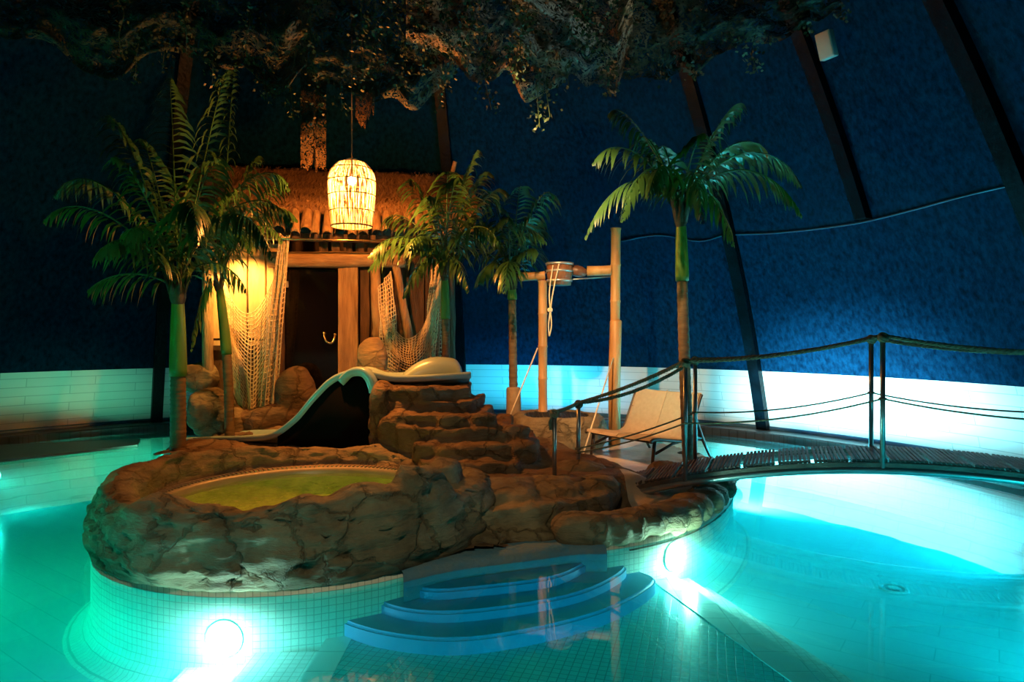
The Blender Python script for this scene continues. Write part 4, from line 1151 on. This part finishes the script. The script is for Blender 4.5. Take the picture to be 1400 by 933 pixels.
# ------------------------------------------------------------------ bamboo shower
SH = empty('bamboo_shower', (.42, 9.3, .12), 'bamboo pole frame with crossbeam over the stone basin', 'shower frame')
def bamboo(bm, a, b, r, nodes):
    a, b = Vector(a), Vector(b); pts, rr = [], []
    L_ = (b-a).length; last = 0
    for i in range(nodes):
        for t, k in ((.02, 1.0), (.5, .97), (.94, 1.0), (.97, 1.08), (1.0, 1.08)):
            pts.append(a.lerp(b, (i+t)/nodes)); rr.append(r*k)
    tube(bm, pts, rr, 18)
bm = BM(); bamboo(bm, (.42, 9.3, .12), at(742, 384, 9.3), .062, 5); obj('post', bm, M['bamboo'], SH)
bm = BM(); bamboo(bm, (1.38, 9.2, .10), at(842, 312, 9.2), .066, 6); obj('post', bm, M['bamboo'], SH)
bm = BM(); tube(bm, [(1.38, 9.2, .10), (1.38, 9.2, 1.0), at(842, 440, 9.2), at(842, 438, 9.2)], [.082, .082, .08, .07], 24); obj('post_sleeve', bm, M['bamboo'], SH)
bm = BM(); bamboo(bm, at(708, 379, 9.3), at(745, 377, 9.3), .060, 1); obj('crossbeam', bm, M['bamboo'], SH)
bm = BM(); bamboo(bm, at(802, 371, 9.25), at(836, 370, 9.2), .070, 1); obj('crossbeam', bm, M['bamboo'], SH)
bm = BM(); tube(bm, [at(700, 373, 9.32), at(842, 374, 9.22)], .012, 6); tube(bm, [at(745, 385, 9.3), at(842, 378, 9.22)], .010, 6); obj('steel_rail', bm, M['steel'], SH)
bm = BM(); blob(bm, at(790, 371, 9.25), (.13, .09, .08), ry=.25, e=1); obj('spout_shell', bm, M['coco'], SH, label='dark brown shell spout')
# guy wires
for pa, pb in ((at(735, 476, 9.28), (-.13, 8.9, .28)), (at(838, 490, 9.12), (.80, 7.9, .14))):
    bm = BM(); tube(bm, [pa, pb], .010, 6); obj('stay_rod', bm, M['rope'], SH, label='thin pale stay rod')
# bucket barrel
BC = at(765, 375, 9.2); BR = empty('shower_bucket', BC-Vector((0, 0, .16)), 'wooden tipping bucket with metal hoops on the bamboo crossbeam', 'bucket')
bm = BM(); lathe(bm, [(.0, -.15), (.155, -.15), (.17, 0), (.178, .15), (.16, .15), (.15, -.12), (0, -.12)], BC, 28); obj('staves', bm, M['barrel'], BR)
for zz in (-.09, .04, .135):
    bm = BM(); lathe(bm, [(.172+zz*.08, zz-.015), (.178+zz*.08, zz-.015), (.181+zz*.08, zz+.015), (.174+zz*.08, zz+.015)], BC, 28); obj('hoop', bm, M['zinc'], BR)
bm = BM(); pr = spline([BC+Vector((-.10, -.19, .10)), at(751, 400, 9.0), at(752, 424, 9.0), at(750, 445, 9.0), at(751, 460, 9.0)], 24); tube(bm, pr, .009, 6)
pr = spline([BC+Vector((-.02, -.19, .12)), at(756, 400, 9.0), at(753, 424, 9.0), at(754, 445, 9.0), at(751, 460, 9.0)], 24); tube(bm, pr, .009, 6)
blob(bm, at(752, 424, 9.0), (.035, .03, .03)); obj('pull_rope', bm, M['rope'], BR, label='knotted pull rope')

# stone basin with grate
BS = Vector((.58, 8.95, .12)); ST = empty('stone_basin', BS, 'round rough stone basin with dark mesh grate under the shower', 'basin')
bm = BM(); rows = []; nb = 80
for k in range(nb):
    a = 2*pi*k/nb; row = []
    for r_, z in ((.57, .0), (.60, .08), (.61, .2), (.60, .32), (.57, .40), (.52, .445), (.46, .45), (.42, .43), (.40, .38)):
        d_ = Vector((cos(a), sin(a), 0)); p = BS+d_*r_+Vector((0, 0, z))
        row.append(bm.verts.new(p+d_*(.05*fbm(p, 2, 3)+.03*noise.noise(Vector((a*9, z*2, 0))))+Vector((0, 0, .02*fbm(p, 5, 2)))))
    rows.append(row)
for k in range(nb):
    A_, B_ = rows[k], rows[(k+1) % nb]
    for j in range(8): bm.faces.new((A_[j], B_[j], B_[j+1], A_[j+1]))
obj('stone_ring', bm, M['rock'], ST)
bm = BM()
for i in range(-9, 10):
    o_ = i*.045; h_ = math.sqrt(max(0, .42**2-o_**2))
    box(bm, BS+Vector((o_, 0, .43)), (.010, 2*h_, .012)); box(bm, BS+Vector((0, o_, .43)), (2*h_, .010, .012))
obj('grate', bm, M['black'], ST, smooth=False)

# ------------------------------------------------------------------ armchair (two seater sling)
P0 = Vector((1.56, 7.50, .12)); bdir = Vector((.783, .622, 0)); wdir = Vector((-.622, .783, 0)); WD = 1.0
AC = empty('lounge_chair', P0, 'wide cream sling lounge chair with dark legs on the stone floor', 'chair')
def cp(b_, w_, z): return P0+bdir*b_+wdir*w_+Vector((0, 0, z-.12+.0))
sec = [(-.06, .435), (-.02, .462), (.12, .452), (.30, .425), (.48, .402), (.58, .425), (.645, .50), (.70, .60), (.77, .74), (.83, .86), (.86, .915)]
sps = spline([Vector((b_, 0, z)) for b_, z in sec], 36)
bm = BM(); rows = []
for p in sps:
    rows.append([bm.verts.new(cp(p.x, WD*k/12, p.z+.12-.12-.012*sin(pi*k/12))+Vector((0, 0, .0))) for k in range(13)])
for A_, B_ in zip(rows[:-1], rows[1:]):
    for k in range(12): bm.faces.new((A_[k], A_[k+1], B_[k+1], B_[k]))
bmesh.ops.solidify(bm, geom=list(bm.faces), thickness=.012)
obj('sling_seat', bm, M['canvasseat'], AC, label='cream fabric seat and back')
bm = BM(); tube(bm, [cp(p.x-.004, WD/2, p.z+.004) for p in sps], .006, 6); obj('centre_seam', bm, M['canvasseat'], AC)
for w_ in (0, WD):
    bm = BM(); tube(bm, [cp(p.x, w_, p.z-.02) for p in sps], .019, 8); obj('side_rail', bm, M['chairwood'], AC)
for w_ in (0.03, WD-.03):
    bm = BM(); tube(bm, [cp(.0, w_, .12), cp(.03, w_, .30), cp(.05, w_, .43)], [.016, .022, .022], 8); obj('leg', bm, M['chairwood'], AC)
    bm = BM(); tube(bm, [cp(1.08, w_, .12), cp(.92, w_, .36), cp(.80, w_, .58), cp(.76, w_, .70)], [.016, .022, .022, .018], 8); obj('leg', bm, M['chairwood'], AC)
    bm = BM(); tube(bm, [cp(.06, w_, .28), cp(.35, w_, .36), cp(.75, w_, .40), cp(.9, w_, .38)], .016, 6); obj('brace', bm, M['chairwood'], AC)
for b_, z in ((.03, .41), (.93, .36)):
    bm = BM(); tube(bm, [cp(b_, 0.02, z), cp(b_, WD-.02, z)], .018, 8); obj('cross_rail', bm, M['chairwood'], AC)

# ------------------------------------------------------------------ bridge
B0 = Vector((1.55, 6.10, 0)); bd = Vector((.93, -.367, 0)).normalized(); bn = Vector((.367, .93, 0)).normalized(); BW = .74
def bz(s): return .585-.065*(s-1.9)**2
def bp_(s, w_, dz=0): return B0+bd*s+bn*w_+Vector((0, 0, bz(s)+dz))
BR_ = empty('footbridge', bp_(-.85, 0), 'arched slatted footbridge with steel posts crossing the water at right', 'footbridge')
s = -.95; k = 0
bm = BM(); cnt = 0; planks = []
while s < 4.0:
    sl_ = math.atan(-.13*(s-1.9)); a_ = math.atan2(bd.y, bd.x)
    Mx = Matrix.Translation(bp_(s+.14, BW/2, 0)) @ Matrix.Rotation(a_, 4, 'Z') @ Matrix.Rotation(-math.atan(-.13*(s+.14-1.9)), 4, 'Y')
    bm = BM()
    for q in range(8):
        box(bm, Mx @ Vector((-.118+q*.0335, 0, .0)), (.022, BW, .024), Mx.to_3x3().to_4x4(), bev=.003)
    for yy in (-BW*.3, BW*.3):
        box(bm, Mx @ Vector((0, yy, -.022)), (.26, .05, .018), Mx.to_3x3().to_4x4())
    obj('deck_panel', bm, M['slat'], BR_, smooth=False)
    s += .285; k += 1
for w_ in (.0, BW):
    bm = BM(); tube(bm, [bp_(-1.0+5.2*i/60, w_, -.075) for i in range(61)], .034, 12); obj('arched_tube', bm, M['steel'], BR_, label='bent steel tube under the deck edge')
    bm = BM()
    for i in range(60):
        a_, b_ = bp_(-1.0+5.2*i/60, w_, -.033), bp_(-1.0+5.2*(i+1)/60, w_, -.033)
        v = [bm.verts.new(x+bn*o_+Vector((0, 0, z))) for x in (a_, b_) for o_, z in ((-.02, -.02), (.02, -.02), (.02, .02), (-.02, .02))]
        for j in range(4): bm.faces.new((v[j], v[(j+1) % 4], v[4+(j+1) % 4], v[4+j]))
    obj('edge_beam', bm, M['slat'], BR_, smooth=False)
posts = {}
def post(key, foot, top):
    bm = BM(); tube(bm, [foot, top], .020, 12); tube(bm, [top-Vector((0, 0, .002)), top+Vector((0, 0, .02))], [.020, .010], 12); o = obj('post', bm, M['steel'], BR_, label='round steel rope post')
    posts[key] = (Vector(foot), Vector(top))
post('n0', (.39, 6.25, .25), at(758, 566, 6.25)); post('f0', (.66, 6.8, .25), at(791, 553, 6.8))
post('n1', bp_(0, -.01, -.1), bp_(0, -.01, 1.0)); post('f1', bp_(0, BW+.01, -.1), bp_(0, BW+.01, .99))
post('n2', bp_(1.56, -.01, -.1), bp_(1.56, -.01, 1.0)); post('f2', bp_(1.56, BW+.01, -.1), bp_(1.56, BW+.01, .98))
post('n3', bp_(3.25, -.01, -.1), bp_(3.25, -.01, 1.0)); post('f3', bp_(3.25, BW+.01, -.1), bp_(3.25, BW+.01, .98))
def ropeline(a, b, sag, r, bm, tw=True, n=40):
    pts = [a.lerp(b, i/n)-Vector((0, 0, sag*4*(i/n)*(1-i/n))) for i in range(n+1)]
    if not tw: tube(bm, pts, r, 6); return
    fr = frames([p for i in range(n) for p in (pts[i].lerp(pts[i+1], q/4) for q in range(4))]+[pts[-1]])
    for k in range(3):
        tube(bm, [p+(s_*cos(2*pi*k/3+i*.55)+u_*sin(2*pi*k/3+i*.55))*r*.5 for i, (p, t_, s_, u_) in enumerate(fr)], r*.58, 5)
def knot(bm, p, r):
    for k in range(3): tube(bm, [p+Matrix.Rotation(k*.9, 3, 'X') @ Vector((r*cos(2*pi*i/14), r*sin(2*pi*i/14), r*.3*sin(i))) for i in range(15)], .016, 6)
seq = {'n': ['n0', 'f0', 'n1', 'n2', 'n3'], 'f': ['f0', 'f1', 'f2', 'f3']}
for key, lab in (('n', 'near side of the bridge'), ('f', 'far side of the bridge')):
    bm = BM(); ks = seq[key]
    for a_, b_, sg in zip(ks[:-1], ks[1:], (.01, .03, .05, .06) if key == 'n' else (.09, .05, .06)):
        ropeline(posts[a_][1]+Vector((0, 0, .015)), posts[b_][1]+Vector((0, 0, .015)), sg, .018, bm)
    for k_ in ks: knot(bm, posts[k_][1]+Vector((0, 0, .0)), .03)
    if key == 'n':
        for q in range(5): p = posts['n0'][1]+Vector((-.03+.012*q, .01*q, -.03)); tube(bm, [p, p+Vector((-.02, 0, -.05)), p+Vector((-.01, .01, -.12))], .009, 5)
    obj('handrail_rope', bm, M['drope'], label='thick twisted handrail rope along the '+lab, cat='rope', group='bridge ropes')
    bm = BM(); lo = []
    low = {'n0': .30, 'n1': .46, 'n2': .50, 'n3': .5, 'f0': .28, 'f1': .48, 'f2': .50, 'f3': .5}
    pt = lambda k_: posts[k_][0].lerp(posts[k_][1], low[k_]*1.0+.05)
    P_ = [pt(k_) for k_ in ks]
    if key == 'n': P_ = [posts['f0'][0].lerp(posts['f0'][1], .27)]+P_[2:]
    for a_, b_, sg in zip(P_[:-1], P_[1:], (.03, .06, .06)): ropeline(a_, b_, sg, .0085, bm, tw=False)
    for p in P_: tube(bm, [p+Vector((.026*cos(2*pi*i/12), .026*sin(2*pi*i/12), 0)) for i in range(13)], .009, 5)
    obj('lower_rope', bm, M['drope'], label='thin lower rope along the '+lab, cat='rope', group='bridge ropes')

# ------------------------------------------------------------------ speaker
q = wallhit(1130, 62, .25); SP = empty('wall_speaker', q, 'small white loudspeaker box mounted high on the dark blue wall', 'speaker')
vw = Vector((-q.x*.4-.6, -1, 0)).normalized(); az = math.atan2(vw.y, vw.x)+pi/2
Mx = Matrix.Translation(q) @ Matrix.Rotation(az+.25, 4, 'Z') @ Matrix.Rotation(R(14), 4, 'X') @ Matrix.Rotation(R(-6), 4, 'Y')
sc_ = q.y/F
bm = BM(); box(bm, Mx @ Vector((0, 0, 0)), (21*sc_, 14*sc_, 36*sc_), Mx.to_3x3().to_4x4(), bev=.012); obj('case', bm, M['speaker'], SP)
bm = BM(); box(bm, Mx @ Vector((0, -7.4*sc_, 0)), (18*sc_, .8*sc_, 32*sc_), Mx.to_3x3().to_4x4(), bev=.004); obj('grille', bm, M['speaker'], SP)
bm = BM(); tube(bm, [Mx @ Vector((0, .02, -.02)), wallhit(1130, 62, -.02)], .02, 8); obj('bracket', bm, M['black'], SP)

# ------------------------------------------------------------------ netting and vines hung from the ceiling
def cloth(name, px0, px1, top, env, Y0, m, label, seed, amp=.30, nu=90, nv=40):
    bm = BM(); rows = []
    for i in range(nu+1):
        u_ = i/nu; px = px0+(px1-px0)*u_; b_ = interp(env, px)
        row = []
        for j in range(nv+1):
            v_ = j/nv; py = top+(b_-top)*v_+14*noise.noise(Vector((u_*9, seed, 0)))*v_
            Y = Y0+amp*(fbm(Vector((px/70, v_*4, seed)), 1.0, 4)*1.6)+.3*(1-v_)-.25*sin(pi*v_)
            row.append(bm.verts.new(at(px, py, Y)))
        rows.append(row)
    for A_, B_ in zip(rows[:-1], rows[1:]):
        for j in range(nv): bm.faces.new((A_[j], A_[j+1], B_[j+1], B_[j]))
    return obj(name, bm, m, label=label, cat='camouflage net', group='camouflage nets under the ceiling')
cloth('camouflage_net', -20, 420, -60, [(-20, 40), (60, 60), (150, 110), (220, 70), (330, 95), (380, 130), (420, 90)], 7.2, M['camo'], 'dark green camouflage net above the left palm', 1)
cloth('camouflage_net', 380, 640, -60, [(380, 80), (440, 120), (520, 135), (570, 150), (600, 120), (640, 90)], 7.4, M['camo'], 'dark green camouflage net above the pendant lamp', 2)
cloth('camouflage_net', 555, 790, -60, [(555, 60), (610, 85), (655, 110), (690, 100), (720, 140), (760, 120), (790, 90)], 6.6, M['camog'], 'brown and grey camouflage net hanging in the top centre', 3)
cloth('camouflage_net', 700, 865, -60, [(700, 70), (740, 95), (790, 108), (820, 118), (840, 128), (865, 60)], 6.2, M['camog'], 'pale grey camouflage net lit at the top right of centre', 4)
cloth('camouflage_net', 840, 1150, -60, [(840, 100), (900, 110), (950, 100), (1000, 60), (1060, 60), (1110, 30), (1150, 15)], 6.5, M['camo'], 'dark green camouflage net above the right palm', 5)
cloth('camouflage_net', 411, 446, 95, [(411, 232), (430, 228), (446, 232)], 8.6, M['camob'], 'narrow brown net hanging down behind the thatched roof', 6, amp=.06, nu=24)
cloth('camouflage_net', 486, 512, 90, [(486, 160), (495, 175), (512, 150)], 8.6, M['camob'], 'short brown net tuft hanging just right of the lamp cord', 7, amp=.06, nu=24)
vines = [(185, 110, 7.0), (168, 80, 6.8), (222, 95, 7.2), (290, 120, 7.0), (365, 135, 7.2), (402, 160, 7.3), (432, 175, 7.0), (490, 128, 6.6), (468, 150, 7.2), (545, 120, 6.9), (575, 100, 6.4), (600, 148, 7.0),
         (648, 90, 6.0), (672, 150, 6.6), (705, 108, 6.0), (712, 90, 5.9), (738, 175, 6.4), (752, 160, 6.4), (778, 120, 6.1), (800, 70, 5.9), (832, 128, 6.0), (868, 90, 6.3), (905, 110, 6.5), (952, 108, 6.4), (1000, 62, 6.4), (1036, 100, 6.5), (1100, 40, 6.6), (1150, 22, 6.7),
         (340, 90, 6.6), (255, 70, 6.6), (520, 105, 6.4), (620, 110, 6.2)]
def vgroup(px): return 'left of the lamp cord' if px < 480 else ('above the hut roof' if px < 620 else ('at the top centre' if px < 860 else 'above the right palm'))
ORD = ['leftmost', 'second', 'third', 'fourth', 'fifth', 'sixth', 'seventh', 'eighth', 'ninth', 'tenth', 'eleventh', 'twelfth']
for k, (px, py, Y) in enumerate(vines):
    top = at(px+random.uniform(-8, 8), -60, Y); bot = at(px, py, Y); bm = BM()
    mid = [top.lerp(bot, i/5)+Vector((random.uniform(-.06, .06), random.uniform(-.06, .06), 0)) for i in range(6)]; mid[-1] = bot
    pts = spline(mid, 40); tube(bm, pts, .004, 4, cap=False)
    for i in range(150):
        p = pts[random.randint(2, 40)]+Vector((random.gauss(0, .05), random.gauss(0, .05), random.gauss(0, .02)))
        d_ = Vector((random.uniform(-1, 1), random.uniform(-1, 1), random.uniform(-1, .2))).normalized()*random.uniform(.03, .055)
        s_ = d_.cross(Vector((random.random(), random.random(), random.random()))).normalized()*.016
        v = [bm.verts.new(x) for x in (p, p+d_*.5+s_, p+d_, p+d_*.5-s_)]; bm.faces.new(v)
    where = vgroup(px); rank = sorted(v_[0] for v_ in vines if vgroup(v_[0]) == where).index(px)
    obj('hanging_vine', bm, M['ivy'], smooth=False, label='leafy hanging vine '+where+', '+ORD[rank]+(' of the vines there' if rank == 0 else ' from the left there'), cat='vine', group='vines '+where)
